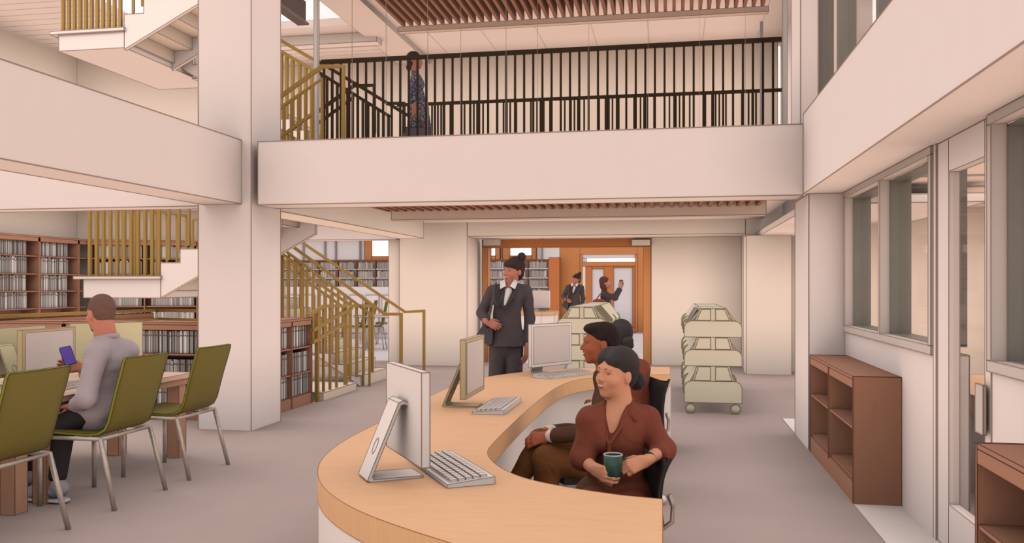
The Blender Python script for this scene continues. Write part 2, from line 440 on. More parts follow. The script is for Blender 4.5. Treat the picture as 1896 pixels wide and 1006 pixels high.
for px in (620, 665, 560, 600, 1002): b.box(*yb(px, px + 3, 440, 484, YF + .25), ink=False)
struct('trim_9', b, DARKST if False else mat('grey_mullion', (150, 148, 152), 0.7), 0)
# slatted timber ceilings
def slat_ceiling(name, label, x0, x1, n, y0, y1, z0, z1, th, fascia, parentloc):
    t = thing(name, label, 'ceiling', parentloc)
    for i in range(n):
        x = x0 + (x1 - x0) * i / (n - 1)
        MB().box(x - th / 2, x + th / 2, y0, y1, z0, z1, ink=False).build('slat', SLATW, t)
    MB().box(*fascia).build('end_board', mat('slat_end_board', (214, 186, 172), 0.8), t, 0.005)
    return t
slat_ceiling('slatted_timber_ceiling', 'walnut slatted ceiling raft low under the balcony above the desk', -3.55, 1.0, 42, 8.95, 10.55, 2.485, 2.62, .042,
             (-3.52, 1.10, 10.56, 10.72, 2.38, 2.64), (-1.2, 9.8, 2.739))
slat_ceiling('slatted_timber_ceiling', 'walnut slatted ceiling raft high above the upper walkway', -4.22, 1.33, 44, 8.2, 13.3, 5.70, 5.93, .05,
             (-4.32, 1.42, 13.3, 13.42, 5.62, 5.70), (-1.4, 11, 5.97))
# ================================================================ STAIRS AND RAILINGS
Y0, Y1 = 10.87, 12.10
def flight(t, xs, zs, run, rise, n, y0, y1, name='flight', soff=0.3):
    """steps rising toward +run direction (run may be negative); sawtooth body + side stringers"""
    top = []; x = xs; z = zs
    for i in range(n):
        top += [(x, z), (x, z + rise)]; x += run; z += rise
    top.append((x, z))
    sl = rise / abs(run)
    low = [(x, z - soff - rise), (xs, zs - soff)]
    MB().prism(top + low, 'y', y0, y0 + .06).build('stringer', WALL, t, 0.006)
    MB().prism(top + low, 'y', y1 - .06, y1).build('stringer', WALL, t, 0.006)
    bot = []
    for (a, c) in reversed(top): bot.append((a + (0.04 if run > 0 else -0.04), c - 0.2))
    MB().prism(top + bot, 'y', y0 + .061, y1 - .061).build('steps', TREAD, t, 0.006)
    return x, z
st = thing('staircase', 'cream half-turn staircase behind the white column with wide bottom steps', 'staircase', (-6.2, 12.3, 0))
b = MB(); b.box(-8.16, -6.96, Y0, 13.8, 1.37, 1.634); b.box(-8.29, -6.94, Y0 - .04, 13.82, 1.634, 1.672)
b.build('landing', WALL, st, 0.006)
flight(st, -6.96, 1.672, .295, .187, 6, Y0, Y1)
n = 10
flight(st, -4.65, 0.0, -.231, .167, n, 12.5, 13.8, soff=0.0)
MB().prism([(-4.57, 10.86), (-4.57, 12.1), (-5.6, 12.1), (-5.6, 10.86)], 'z', 0, .11).build('plinth', TREAD, st, 0.006)
s2 = thing('staircase', 'cream upper staircase with stepped underside at the top left of the picture', 'staircase', (-6.5, 12, 3.35))
b = MB(); b.box(-8.55, -7.52, Y0, 13.3, 4.87, 5.10); b.box(-8.66, -7.50, Y0 - .04, 13.32, 5.10, 5.145)
b.build('landing', WALL, s2, 0.006)
flight(s2, -7.52, 5.145, .30, .19, 5, Y0, Y1)
flight(s2, -4.9, 3.36, -.27, .18, 10, 12.3, 13.3, soff=0.0)
sbox('floor', -8.9, -4.93, 14.0, 16.2, 3.1, 3.35, ink=0)

def bars(t, pts_bottom, tops, m, r=0.013):
    for a, zt_ in zip(pts_bottom, tops):
        MB().tube([a, (a[0], a[1], zt_)], r, square=True).build('baluster', m, t)
def line_rail(label, A, B, n, h, m=GOLD, r=.013, rr=.02, drop=0.0, cat='railing', rail=True, zb=None, name='stair_railing'):
    """railing from A to B (bottom points), n balusters, height h"""
    A = Vector(A); B = Vector(B)
    t = thing(name, label, cat, tuple((A + B) / 2))
    for i in range(n):
        p = A.lerp(B, i / (n - 1)); z0 = p.z if zb is None else zb
        MB().tube([(p.x, p.y, z0), (p.x, p.y, p.z + h)], r, square=True).build('baluster', m, t)
    if rail: MB().tube([A + Vector((0, 0, h)), B + Vector((0, 0, h))], rr, square=True).build('handrail', m, t)
    return t
# landing and rising flight, near side
line_rail('brass railing along the front of the lower stair landing, above the seated man', (-8.08, Y0 + .03, 1.675), (-7.0, Y0 + .03, 1.675), 11, 1.1, r=.02)
line_rail('brass railing climbing right from the lower landing toward the column', (-6.85, Y0 + .03, 1.90), (-5.35, Y0 + .03, 2.86), 11, 1.0, r=.017)
line_rail('brass railing along the back of the lower stair landing', (-8.1, 13.6, 1.675), (-7.0, 13.6, 1.675), 9, 1.0, r=.016)
line_rail('brass railing of the rear flight seen between the front landing bars', (-6.95, 12.52, 1.675), (-5.6, 12.52, .75), 12, 1.05, r=.016)
line_rail('brass railing on the left edge of the lower stair landing', (-8.1, 11.1, 1.675), (-8.1, 13.4, 1.675), 9, 1.05, r=.015)
# upper landing
line_rail('brass railing along the front of the upper stair landing in the top left corner', (-8.5, Y0 + .03, 5.15), (-7.6, Y0 + .03, 5.15), 11, 1.1, r=.02)
line_rail('brass railing climbing right from the upper landing', (-7.4, Y0 + .03, 5.35), (-6.4, Y0 + .03, 6.0), 8, 1.1, r=.016)
line_rail('brass railing at the back of the upper stair landing', (-8.5, 13.2, 5.15), (-7.6, 13.2, 5.15), 7, 1.1, r=.016)
# lower flight handrails right of the column
def handrail_run(label, pix, Y, m, nb, rr=.022, second=None, zbase=0.0, post=True, name='stair_railing', steps=None):
    pts = [at_y(px, py, Y) for px, py in pix]
    t = thing(name, label, 'railing', (pts[-1].x, Y, zbase))
    path = list(pts)
    MB().tube(path, rr, square=True).build('handrail', m, t)
    if post:
        e = pts[-1]; MB().tube([(e.x, Y, e.z + rr), (e.x, Y, zbase)], rr * .95, square=True).build('newel_post', m, t)
    if second:
        p2 = [at_y(px, py, Y) for px, py in second]
        MB().tube(p2, rr * .85, square=True).build('lower_rail', m, t)
        a, c = p2[0], p2[-1]
        for i in range(nb):
            f = (i + .5) / nb; p = a.lerp(c, f)
            zb_ = zbase if steps is None else steps(p.x)
            MB().tube([(p.x, Y, p.z), (p.x, Y, zb_)], .015, square=True).build('baluster', m, t)
    return t
stepz = lambda x: max(0.0, min(1.67, math.ceil((-4.65 - x) / .231) * .167)) if x < -4.65 else 0.0
handrail_run('brass handrail on the far side of the lower flight, ending at the rightmost newel', [(529, 429), (750, 578), (785, 576)], 14.2, GOLD, 10, second=None)
handrail_run('brass handrail on the near side of the lower flight, beside the white wall end', [(518, 439), (713, 582), (743, 582)], 12.55, GOLD, 15,
             second=[(518, 457), (690, 585)], steps=stepz)
handrail_run('lower brass handrail pair beneath the main stair rail right of the column', [(518, 476), (650, 566), (690, 566)], 13.75, GOLD, 11, second=[(518, 486), (640, 572)], steps=stepz)
# guard on the side of the bottom steps
t = thing('stair_railing', 'short brass guard rail standing beside the low bookcase end', 'railing', (-4.62, 11.4, 0))
pts = [at_x(570, 585, -4.62), at_x(600, 567, -4.62), at_x(641, 567, -4.62)]
MB().tube(pts, .022, square=True).build('handrail', GOLD, t)
MB().tube([at_x(578, 612, -4.62), at_x(641, 576, -4.62)], .0235, square=True).build('lower_rail', GOLD, t)
MB().tube([at_x(578, 634, -4.62), at_x(636, 600, -4.62)], .0235, square=True).build('lower_rail', GOLD, t)
for px in (587, 599, 611, 623, 640):
    q = at_x(px, 600, -4.62); y = 567 if px > 599 else 567 + (600 - px) * .6
    tp = at_x(px, y, -4.62)
    MB().tube([(-4.62, q.y, 0 if px in (587,) else .11), (-4.62, q.y, tp.z)], .024 if px in (587, 640) else .016, square=True).build('baluster', GOLD, t)
t = thing('stair_railing', 'brass guard rail on the second bottom step, right of the short guard', 'railing', (-4.70, 13.2, 0))
pts = [at_x(645, 580, -4.7), at_x(652, 567, -4.7), at_x(689, 567, -4.7)]
MB().tube(pts, .024, square=True).build('handrail', GOLD, t)
for px in (648, 660, 673, 688):
    q = at_x(px, 600, -4.7); tp = at_x(px, 568, -4.7)
    MB().tube([(-4.7, q.y, .15), (-4.7, q.y, tp.z)], .03 if px == 688 else .018, square=True).build('baluster', GOLD, t)

# ---- upper walkway railings
YN = 10.42
xa, xb = at_y(600, 120, YN).x, at_y(1450, 75, YN).x
ztop = at_y(1450, 75, YN).z
t = thing('balcony_railing', 'long dark bronze railing along the front of the upper walkway', 'railing', ((xa + xb) / 2, YN, 3.35))
N = 51
for i in range(N):
    x = xa + (xb - xa) * i / (N - 1)
    MB().box(x - .0125, x + .0125, YN - .0125, YN + .0125, 3.351, ztop, ink=False).build('baluster' if 0 < i < N - 1 else 'end_post', BRONZE, t)
MB().box(xa - .03, xb + .02, YN - .022, YN + .022, ztop - .01, ztop + .04, ink=False).build('handrail', BRONZE, t)
YB = 13.7
xa2, xb2 = at_y(800, 189, YB).x, at_y(1450, 166, YB).x
z2 = at_y(1450, 166, YB).z
t = thing('balcony_railing', 'dark bronze railing at the back of the upper walkway, behind the long one', 'railing', ((xa2 + xb2) / 2, YB, 3.35))
MB().box(xa2 - .6, xb2, YB - .02, YB + .02, z2 - .03, z2 + .02, ink=False).build('handrail', BRONZE, t)
per = (at_y(1063, 200, YB).x - at_y(1000, 200, YB).x)
k = 0; x = xa2
while x < xb2 - .1 and k < 80:
    for o in (0, .10, .155, .21, .31):
        MB().box(x + o - .013, x + o + .013, YB - .013, YB + .013, 3.351, z2, ink=False).build('baluster', BRONZE, t); k += 1
    x += per
t = thing('steel_post', 'slim grey steel post rising above the back railing at its right end', 'post', tuple(at_y(1410, 200, 13.5)))
q0 = at_y(1410, 40, 13.5)
MB().box(q0.x - .022, q0.x + .022, 13.48, 13.52, 3.351, q0.z, ink=False).build('shaft', mat('grey_mullion', (150, 148, 152)), t)
MB().box(q0.x - .035, q0.x + .035, 13.465, 13.535, 3.351, 3.37, ink=False).build('foot_plate', MATS['grey_mullion'], t)
# sloping rails
G1 = [(518, 74), (583, 112)]; G2 = [(518, 94), (583, 131)]
t = thing('stair_railing', 'brass stair rail sloping down from the column at upper level, left of the glass screen', 'railing', tuple(at_y(550, 200, 12.35)))
MB().tube([at_y(*p, 12.35) for p in G1], .026, square=True).build('handrail', GOLD, t)
MB().tube([at_y(*p, 12.35) for p in G2], .026, square=True).build('lower_rail', GOLD, t)
for px in (521, 531, 542, 555, 566, 577):
    q = at_y(px, 94 + (px - 518) * .57, 12.35); MB().tube([q, (q.x, q.y, 3.36)], .022, square=True).build('baluster', GOLD, t)
t = thing('stair_railing', 'dark bronze stair rail sloping down behind the glass screen toward the woman in the dress', 'railing', tuple(at_y(660, 250, 12.35)))
MB().tube([at_y(590, 114, 12.35), at_y(757, 215, 12.35)], .024, square=True).build('handrail', BRONZE, t)
MB().tube([at_y(590, 134, 12.35), at_y(722, 216, 12.35)], .024, square=True).build('lower_rail', BRONZE, t)
for i in range(14):
    px = 596 + i * 9.5; q = at_y(px, 134 + (px - 590) * .62, 12.35)
    MB().tube([q, (q.x, q.y, 3.36)], .017, square=True).build('baluster', BRONZE, t)
t = thing('stair_railing', 'dark bronze rail rising to the right behind the glass screen with two level returns', 'railing', tuple(at_y(640, 250, 11.6)))
MB().tube([at_y(587, 208, 11.6), at_y(655, 159, 11.6), at_y(693, 158, 11.6), at_y(693, 246, 11.6)], .022, square=True).build('handrail', BRONZE, t)
MB().tube([at_y(587, 230, 11.6), at_y(655, 180, 11.6)], .018, square=True).build('lower_rail', BRONZE, t)
MB().tube([at_y(715, 192, 11.6), at_y(748, 191, 11.6), at_y(748, 246, 11.6)], .022, square=True).build('handrail', BRONZE, t)
t = thing('stair_railing', 'brass rail rising right to a level return and newel in front of the glass screen', 'railing', tuple(at_y(600, 258, 9.75)))
MB().tube([at_y(518, 180, 9.75), at_y(597, 123, 9.75), at_y(636, 123, 9.75), at_y(636, 262, 9.75)], .022, square=True).build('handrail', GOLD, t)
MB().tube([at_y(518, 201, 9.75), at_y(596, 146, 9.75), at_y(596, 262, 9.75)], .018, square=True).build('lower_rail', GOLD, t)
MB().tube([at_y(518, 255, 9.75), at_y(580, 210, 9.75)], .018, square=True).build('lower_rail', GOLD, t)
for px in (526, 540, 553, 566, 579):
    q = at_y(px, 201 - (px - 518) * .7, 9.75); e = at_y(px, 262, 9.75); MB().tube([q, e], .016, square=True).build('baluster', GOLD, t)
# glass screen
YG = 10.20
gx0, gx1 = at_y(586, 100, YG).x, at_y(1453, 100, YG).x
gs = thing('glass_screen', 'frameless clear glass screen in front of the upper walkway railing between two slim grey posts', 'glass screen', ((gx0 + gx1) / 2, YG, 3.0))
js = [gx0 + .03] + [at_y(px, 100, YG).x for px in (652, 715, 792, 853, 937, 995, 1090, 1200, 1295, 1380)] + [gx1 - .02]
for i in range(len(js) - 1):
    MB().box(js[i] + .003, js[i + 1] - .003, YG - .005, YG + .005, 3.0, 5.69, ink=False).build('glass_panel', glass(), gs)
b = MB()
for x in js[1:-1]: MB().box(x - .0016, x + .0016, YG - .006, YG + .006, 3.0, 5.69, ink=False).build('joint', mat('joint_grey', (150, 136, 128), .6), gs)
for x in (gx0, gx1): MB().box(x - .025, x + .025, YG - .03, YG + .03, 3.0, 5.965, ink=True).build('post', mat('pale_post', (190, 180, 176), .6), gs, 0.003)
# ================================================================ BOOKCASES AND BOOKS
def bookcase(label, loc, rotz, w, h, dep, bays, shelves, plinth=.12, backpanel=True, capdrop=.06, name='bookcase', m=CASEW, ink=.003, group=None, ms=None):
    """front face on local y=0, looking toward -y, x from 0 to w"""
    t = thing(name, label, 'bookcase', (0, 0, 0), 0, group)
    th = .025
    b = MB()
    b.box(0, w, 0, dep, h - capdrop * .0 - .03, h); b.box(0, w, 0.0, th, h - .03 - capdrop, h - .03)
    for i in range(bays + 1):
        x = w * i / bays - (0 if i == 0 else th if i == bays else th / 2); b.box(x, x + th, 0, dep, 0, h - .03)
    if backpanel: b.box(th, w - th, dep - .015, dep, .02, h - .03, mi=1 if ms else 0, ink=False)
    b.build('carcass', [m, ms] if ms else m, t, ink, INKD)
    MB().box(th, w - th, .005, dep - .02, 0, plinth).build('plinth', m, t, ink, INKD)
    for z in shelves:
        for i in range(bays):
            MB().box(w * i / bays + th, w * (i + 1) / bays - th / 2, .008, dep - .016, z - (.022 if ink < .006 else .05), z).build('shelf', ms or m, t, ink, INKD)
    t.location = loc; t.rotation_euler = (0, 0, rotz)
    return t
BG = [mat('book_grey_light', (196, 190, 188), .8), mat('book_grey_mid', (160, 154, 152), .8), mat('book_grey_warm', (138, 126, 122), .8), mat('book_grey_dark', (92, 86, 84), .8), mat('book_white', (222, 216, 214), .8)]
BK = []
for i in range(10):
    hh = .245 + .04 * ((i * 37) % 10) / 10; ww = .020 + .016 * ((i * 53) % 10) / 10
    mb = MB(); mb.box(0, ww, 0, .19, 0, hh, ink=True)
    mb.box(ww * .2, ww * .8, -.0008, 0, hh * .75, hh * .82, mi=1, ink=False)
    o = mb.build('book', [BG[[0, 1, 4, 2, 0, 1, 3, 0, 1, 2][i]], BG[3]], None, .0016, mat('book_ink', (70, 62, 60), 1))
    COL.objects.unlink(o); BK.append((o, ww, hh))
nbook = 0
def books(loc, rotz, x0, x1, z, label, group, s=1.0, maxh=.29):
    global nbook
    R = Matrix.Rotation(rotz, 3, 'Z'); x = x0; loc = Vector(loc)
    while True:
        o, ww, hh = random.choice(BK)
        k = s * random.uniform(.9, 1.0)
        if x + ww * k > x1: break
        c = o.copy(); COL.objects.link(c)
        c.scale = (k, 1, min(k, maxh / hh)); c.rotation_euler = (0, 0, rotz)
        c.location = loc + R @ Vector((x, .035 + random.uniform(0, .02), z + .001))
        tag(c, label, 'book', group); nbook += 1
        x += ww * k + (.0015 if random.random() < .9 else .018)
def book_block(name, label, loc, rotz, spans, dep=.2, m=None):
    """uncountable far books as one object: spans = (x0,x1,z,h)"""
    b = MB(); R = Matrix.Rotation(rotz, 4, 'Z'); R.translation = Vector(loc)
    for x0, x1, z, h in spans:
        x = x0
        while x < x1:
            w = random.uniform(.022, .05); hh = h * random.uniform(.8, 1)
            b.box(x, min(x1, x + w - .004), .04, .04 + dep, z, z + hh, mi=random.choice([0, 0, 1, 2, 3]), ink=False, M=R); x += w
    o = b.build(name, [BG[1], BG[1], BG[2], BG[0]])
    return tag(o, label, 'books', kind='stuff')
ROWN = ['bottom', 'lower middle', 'upper middle', 'top']
# tall cases along the left wall (facing +x): rotz = +90deg
XT = -11.02
zs = [at_x(36, y, XT).z for y in (572, 539, 506, 472)]
yb0 = [at_x(px, 500, XT).y for px in (0, 73, 146)]
bw = yb0[2] - yb0[1]
zs = [zs[0] - .36 * 3, zs[0] - .36 * 2, zs[0] - .36] + zs
HT = at_x(73, 437, XT).z
for i in range(-1, 3):
    y = yb0[1] + bw * (i - 1) if i >= 0 else yb0[1] - bw * 2
    nm = {-1: 'tall brown bookcase cut by the left picture edge', 0: 'leftmost fully visible tall brown bookcase on the left wall',
          1: 'tall brown bookcase on the left wall, second from the left edge', 2: 'tall brown bookcase on the left wall behind the first brass bars'}[i]
    if i == 2: y = yb0[2]
    if i == 1: y = yb0[1]
    if i == 0: y = yb0[0] - (bw - (yb0[1] - yb0[0]))
    if i == -1: continue
    bookcase(nm, (XT, y, 0), math.pi / 2, bw if i < 2 else .8, HT, .36, 1, zs, capdrop=.07)
    for k in range(2, 7):
        if i == 2 or k < 3: continue
        lab = f"grey book in the {['', '', 'low', 'fourth', 'third', 'second', 'topmost'][k]} row of the {['leftmost tall bookcase', 'second tall bookcase on the left', ''][i]}"
        books((XT, y, 0), math.pi / 2, .06, (bw if i < 2 else .75) - .24, zs[k], lab, lab.replace('grey book in', 'books in'), 1.15, .30)
# angled tall cases
A = Vector((-10.95, 14.78)); B = Vector((-8.35, 16.04)); L_ = (B - A).length; ang = math.atan2((B - A).y, (B - A).x)
t = bookcase('long run of tall brown bookcases behind the stair landing bars', (A.x, A.y, 0), ang, L_, HT, .33, 3, zs, capdrop=.07)
book_block('books', 'rows of grey books on the long bookcases behind the stair landing', (A.x, A.y, 0), ang,
           [(L_ * i / 3 + .12, L_ * (i + 1) / 3 - .05, z, .28) for i in range(3) for z in zs])
# low bookcases round the stair
LZ = [.10, .43, .76]
lowb = [(-8.85, 'low brown bookcase behind the first desk monitors at the left edge'), (-7.95, 'low brown bookcase behind the reading table, left of the standing monitor'), (-7.05, 'low brown bookcase directly behind the seated man'), (-6.15, 'low brown bookcase full of books between the seated man and the column')]
for x, la in lowb:
    w = .9 if x > -8.86 else .9
    if x == -6.15: w = 1.14
    bookcase(la, (x, 9.05, 0), 0, w - .005, 1.12, .36, 1, LZ, plinth=.08)
for k, z in enumerate(LZ):
    la = f"grey book, {['bottom', 'middle', 'top'][k]} shelf of the low bookcase left of the white column"
    books((-6.15, 9.05, 0), 0, .10, 1.08, z, la, la.replace('grey book', 'books'), 1.1, .26)
    if False: books((-7.05, 9.05, 0), 0, .05, .82, z, f"grey book on the {['bottom', 'middle', 'top'][k]} shelf directly behind the seated man", f"books on the {['bottom', 'middle', 'top'][k]} shelf behind the seated man", 1.2, .26)
bookcase('low brown bookcase with two bays beside the brass stair guard', (-4.65, 9.46, 0), math.pi / 2, 1.23, 1.12, .36, 2, LZ, plinth=.14)
for bay in range(2):
    for k, z in enumerate(LZ):
        zz = z if k else .145
        la = f"grey book, {['bottom', 'middle', 'top'][k]} shelf, {['left', 'right'][bay]} bay of the bookcase beside the stair guard"
        books((-4.65, 9.46, 0), math.pi / 2, .05 + .615 * bay, .585 + .6 * bay, zz, la, la.replace('grey book', 'books'), 1.15, .26)
# handrail and timber parapet behind the low cases
t = thing('guard_wall', 'brown timber guard wall with brass handrails behind the low bookcases', 'guard wall', (-7.5, 11.2, 0))
a = at_depth(-10, 587, 10.35); c = at_depth(290, 573, 13.0); e = at_depth(366, 574, 12.6)
a.z = c.z = e.z = 1.17
MB().tube([a, c, e], .022, square=True).build('handrail', GOLD, t)
MB().tube([a + Vector((0, .05, -.13)), c + Vector((0, .05, -.13)), e + Vector((0, .05, -.13))], .018, square=True).build('lower_rail', GOLD, t)
d_ = (c - a).normalized(); nn = Vector((-d_.y, d_.x, 0)) * .1
a2, c2 = a + Vector((0, .1, 0)), c + Vector((0, .1, 0)) - d_ * .15
MB().prism([tuple((a2)[:2]), tuple((c2)[:2]), tuple((c2 + nn)[:2]), tuple((a2 + nn)[:2])], 'z', 0, 1.13).build('timber_panel', CASEW, t, .004, INKD)

# ---------------------------------------------------------------- right-hand empty cases
def empty_case(label, y0, y1, h, bays, div=None):
    x0, x1 = 1.262, 1.583; th = .022
    t = thing('open_shelf_unit', label, 'shelf unit', ((x0 + x1) / 2, (y0 + y1) / 2, 0))
    ys = [y0] + [y0 + (y1 - y0) * i / bays for i in range(1, bays)] + [y1]
    b = MB(); b.box(x0, x1, y0 + th, y1 - th, h - .022, h)
    b.box(x0, x1, y0, y0 + th, 0, h); b.box(x0, x1, y1 - th, y1, 0, h)
    for i in range(bays):
        b.box(x0, x0 + .02, ys[i] + (th if i == 0 else .012), ys[i + 1] - (th if i == bays - 1 else .012), h - .085, h - .023)
    for y in ys[1:-1]: b.box(x0 - .004, x1 - .01, y - .012, y + .012, .14, h - .023)
    b.box(x1 - .01, x1, y0 + th, y1 - th, .12, h - .023, ink=False)
    b.build('carcass', CASEW, t, .0022, INKD)
    MB().box(x0 + .002, x0 + .02, y0 + th, y1 - th, 0, .155).build('plinth', CASEW, t, .0022, INKD)
    for i in range(bays):
        a, c = ys[i] + .023, ys[i + 1] - .023
        MB().box(x0 + .02, x1 - .012, a, c, .157, .178).build('shelf', CASEW, t, .002, INKD)
        MB().box(x0 + .006, x1 - .012, a, c, .525, .545).build('shelf', CASEW, t, .002, INKD)
    return t
empty_case('empty two-bay brown shelf unit under the far internal window, by the corner pier', 6.42, 8.354, .903, 2)
empty_case('empty brown shelf unit in the bottom right corner of the picture', 1.9, 3.936, .885, 2)

# ================================================================ DESK
OUT = [(-.032, 3.267), (-.023, 2.371), (-.164, 2.358), (-.365, 2.412), (-.581, 2.533), (-.847, 2.71), (-1.043, 2.86), (-1.185, 3.00), (-1.315, 3.16), (-1.419, 3.327), (-1.500, 3.50), (-1.566, 3.684), (-1.62, 3.92), (-1.655, 4.2), (-1.668, 4.6), (-1.675, 5.2), (-1.71, 6.2), (-1.70, 6.75), (-1.63, 7.2), (-1.454, 7.653), (-1.143, 8.064), (-.736, 8.356), (-.328, 8.515), (-.011, 8.568), (-.010, 7.825)]
INN = [(-.298, 7.748), (-.52, 7.60), (-.70, 7.40), (-.80, 7.20), (-.873, 6.85), (-.905, 6.2), (-.908, 5.2), (-.888, 4.197), (-.862, 3.998), (-.79, 3.80), (-.68, 3.61), (-.559, 3.48), (-.359, 3.365), (-.188, 3.30)]
def arc(pts, keep=()):    # corner-cutting smoothing of an open polyline
    for _ in range(2):
        q = [pts[0]]
        for i in range(len(pts) - 1):
            a, c = Vector(pts[i]), Vector(pts[i + 1])
            q += [tuple(a.lerp(c, .25)), tuple(a.lerp(c, .75))]
        q.append(pts[-1]); pts = q
    return pts
out_s = [OUT[0]] + arc(OUT[1:-1]) + [OUT[-1]]
inn_s = arc(INN)
poly = out_s + inn_s
dk = thing('reception_desk', 'long curved reception desk with pale maple top on a white base', 'desk', (-1.2, 5.4, 0))
mb = MB()
k = len(poly)
n0 = mb.add([(p[0], p[1], .75) for p in poly] + [(p[0], p[1], .645) for p in poly], [list(range(k)), [k + i for i in range(k)][::-1]], 0)
for i in range(k):
    j = (i + 1) % k
    mb.f.append([n0 + i, n0 + k + i, n0 + k + j, n0 + j]); mb.m.append(1); mb.sm.append(False)
    mb.e += [(n0 + i, n0 + j), (n0 + k + i, n0 + k + j)]
mb.build('worktop', [MAPLE, MAPLEE], dk, .0016, mat('desk_ink', (170, 112, 74), 1))
inb = [(-.13, 7.93), (-.45, 7.86), (-.75, 7.66), (-.92, 7.3), (-.99, 6.9), (-1.01, 6.2), (-1.01, 5.2), (-.99, 4.15), (-.96, 3.9), (-.86, 3.66), (-.70, 3.44), (-.5, 3.3), (-.16, 3.18)]
mb = MB(); mb.prism([(p[0] + .004, p[1]) for p in [(-.05, 3.18)] + out_s[1:-1]] + [(-.02, 7.93)] + arc(inb), 'z', 0, .644, ink=False)
mb.build('base', WHITEP, dk)
DZ = .751
def monitor(label, A, B, m_case, m_scr, flip=1, h=.375, zb=.83, z0=DZ, arm=True, group=None, th=.035):
    """A,B: bottom corners of the panel (2-D); the screen looks to the left of A->B when flip=1"""
    A = Vector(A); B = Vector(B); c = (A + B) / 2; w = (B - A).length; d = (B - A).normalized()
    n = Vector((-d.y, d.x)) * flip
    t = thing('desktop_monitor', label, 'monitor', (c.x, c.y, z0), 0, group)
    M = Matrix(((d.x, n.x, 0, c.x), (d.y, n.y, 0, c.y), (0, 0, 1, 0), (0, 0, 0, 1)))
    cs = MB().box(-w / 2, w / 2, -th, 0, zb, zb + h, M=M).build('casing', m_case, t, .0025)
    MB().box(-w / 2 + .028, w / 2 - .028, .0005, .0025, zb + .028, zb + h - .022, M=M).build('screen', m_scr, cs, .0016)
    s = .075; tk = .008
    prof = [(-.03, zb + h * .62), (-.055, zb + h * .655), (-.075, zb + h * .63), (-.20, z0 + .02), (-.205, z0 + .006), (-.19, z0), (.03, z0), (.03, z0 + tk), (-.18, z0 + tk + .002), (-.185, z0 + .022), (-.065, zb + h * .60), (-.05, zb + h * .61), (-.03, zb + h * .58)]
    if not arm: prof = prof
    sd_ = MB().prism(prof, 'x', -s, s, M=M).build('stand', m_case, t, .0018)
    # cable hole
    hc = Vector((-.152, z0 + .115)); sl = Vector((-.125, (z0 + .02) - (zb + h * .63))).normalized()
    sl = Vector((prof[3][0] - prof[2][0], prof[3][1] - prof[2][1])).normalized()
    nn = Vector((-sl.y, sl.x))
    if nn.x > 0: nn = -nn
    pc = Vector(prof[2]).lerp(Vector(prof[3]), .62)
    ring = [M @ Vector((.022 * math.cos(a), pc.x + nn.x * .001 + sl.x * .034 * math.sin(a), pc.y + nn.y * .001 + sl.y * .034 * math.sin(a))) for a in [2 * math.pi * i / 16 for i in range(17)]]
    MB().tube(ring, .0016, n=5, caps=False).build('cable_hole_rim', INK, sd_)
    return t
def keyboard(label, c, ang, w=.46, dp=.2, z=DZ, group=None):
    t = thing('keyboard', label, 'keyboard', (c[0], c[1], z), 0, group)
    M = Matrix.Rotation(ang, 4, 'Z'); M.translation = Vector((c[0], c[1], z))
    kc = MB().prism([(-dp / 2, 0), (dp / 2, 0), (dp / 2, .03), (-dp / 2, .014)], 'x', -w / 2, w / 2, M=M).build('case', WHITEP, t, .0015)
    b = MB(); rows = 5; nk = 14
    for r in range(rows):
        y0 = -dp / 2 + .022 + r * (dp - .044) / rows; zz = .014 + (y0 + dp / 2 + .015) / dp * .016
        i = 0
        while i < nk:
            span = 5 if (r == 0 and i == 4) else 1
            x0 = -w / 2 + .018 + i * (w - .036) / nk
            b.box(x0 + .002, x0 + (w - .036) / nk * span - .002, y0, y0 + (dp - .044) / rows - .005, zz - .002, zz + .010, M=M); i += span
    b.build('keys', KEYM, kc, .0008)
    return t
monitor('white desktop monitor seen from behind, nearest on the curved reception desk', (-1.223, 3.71), (-.936, 3.285), WHITEP, SCREEN, flip=1)
kd = Vector((-.851 + 1.171, 3.256 - 3.767)); ka = math.atan2(kd.y, kd.x)
keyboard('white keyboard in front of the nearest monitor on the reception desk', (-.935, 3.585), ka, .58, .2)
monitor('cream desktop monitor seen edge-on, second along the reception desk', (-1.27, 5.27), (-1.276, 5.835), CREAMB, SCREEN, flip=-1)
keyboard('white keyboard in front of the cream monitor, middle of the reception desk', (-1.112, 5.51), -math.pi / 2, .62, .2)
monitor('white desktop monitor with blank pale screen at the far end of the reception desk', (-1.197, 7.406), (-.901, 7.867), WHITEP, SCREEN, flip=-1)
keyboard('pale keyboard below the far end monitor on the reception desk', (-.93, 7.55), math.atan2(.56, .36), .6, .2)

# ================================================================ READING TABLES, CHAIRS
def table(label, x0, x1, y0, y1, xfar):
    t = thing('reading_table', label, 'table', ((x0 + x1) / 2, (y0 + y1) / 2, 0))
    MB().box(x0, x1, y0, y1, .71, .75).build('tabletop', [TABLEW], t, .0025)
    MB().box(x0 + .02, x1 - .02, y0 + .02, y1 - .02, .655, .7095).build('apron', TABLEL, t, .0025)
    for x in (x1 - .15, xfar):
        for y in (y0 + .05, y1 - .17):
            MB().box(x, x + .115, y, y + .115, 0, .6545).build('leg', TABLEL, t, .0025, INKD)
    return t
table('long pale wood reading table where the man with the phone sits', -5.65, -4.30, 5.34, 7.22, -5.05)
table('pale wood reading table cut by the left picture edge', -5.65, -4.30, 3.2, 5.26, -5.05)
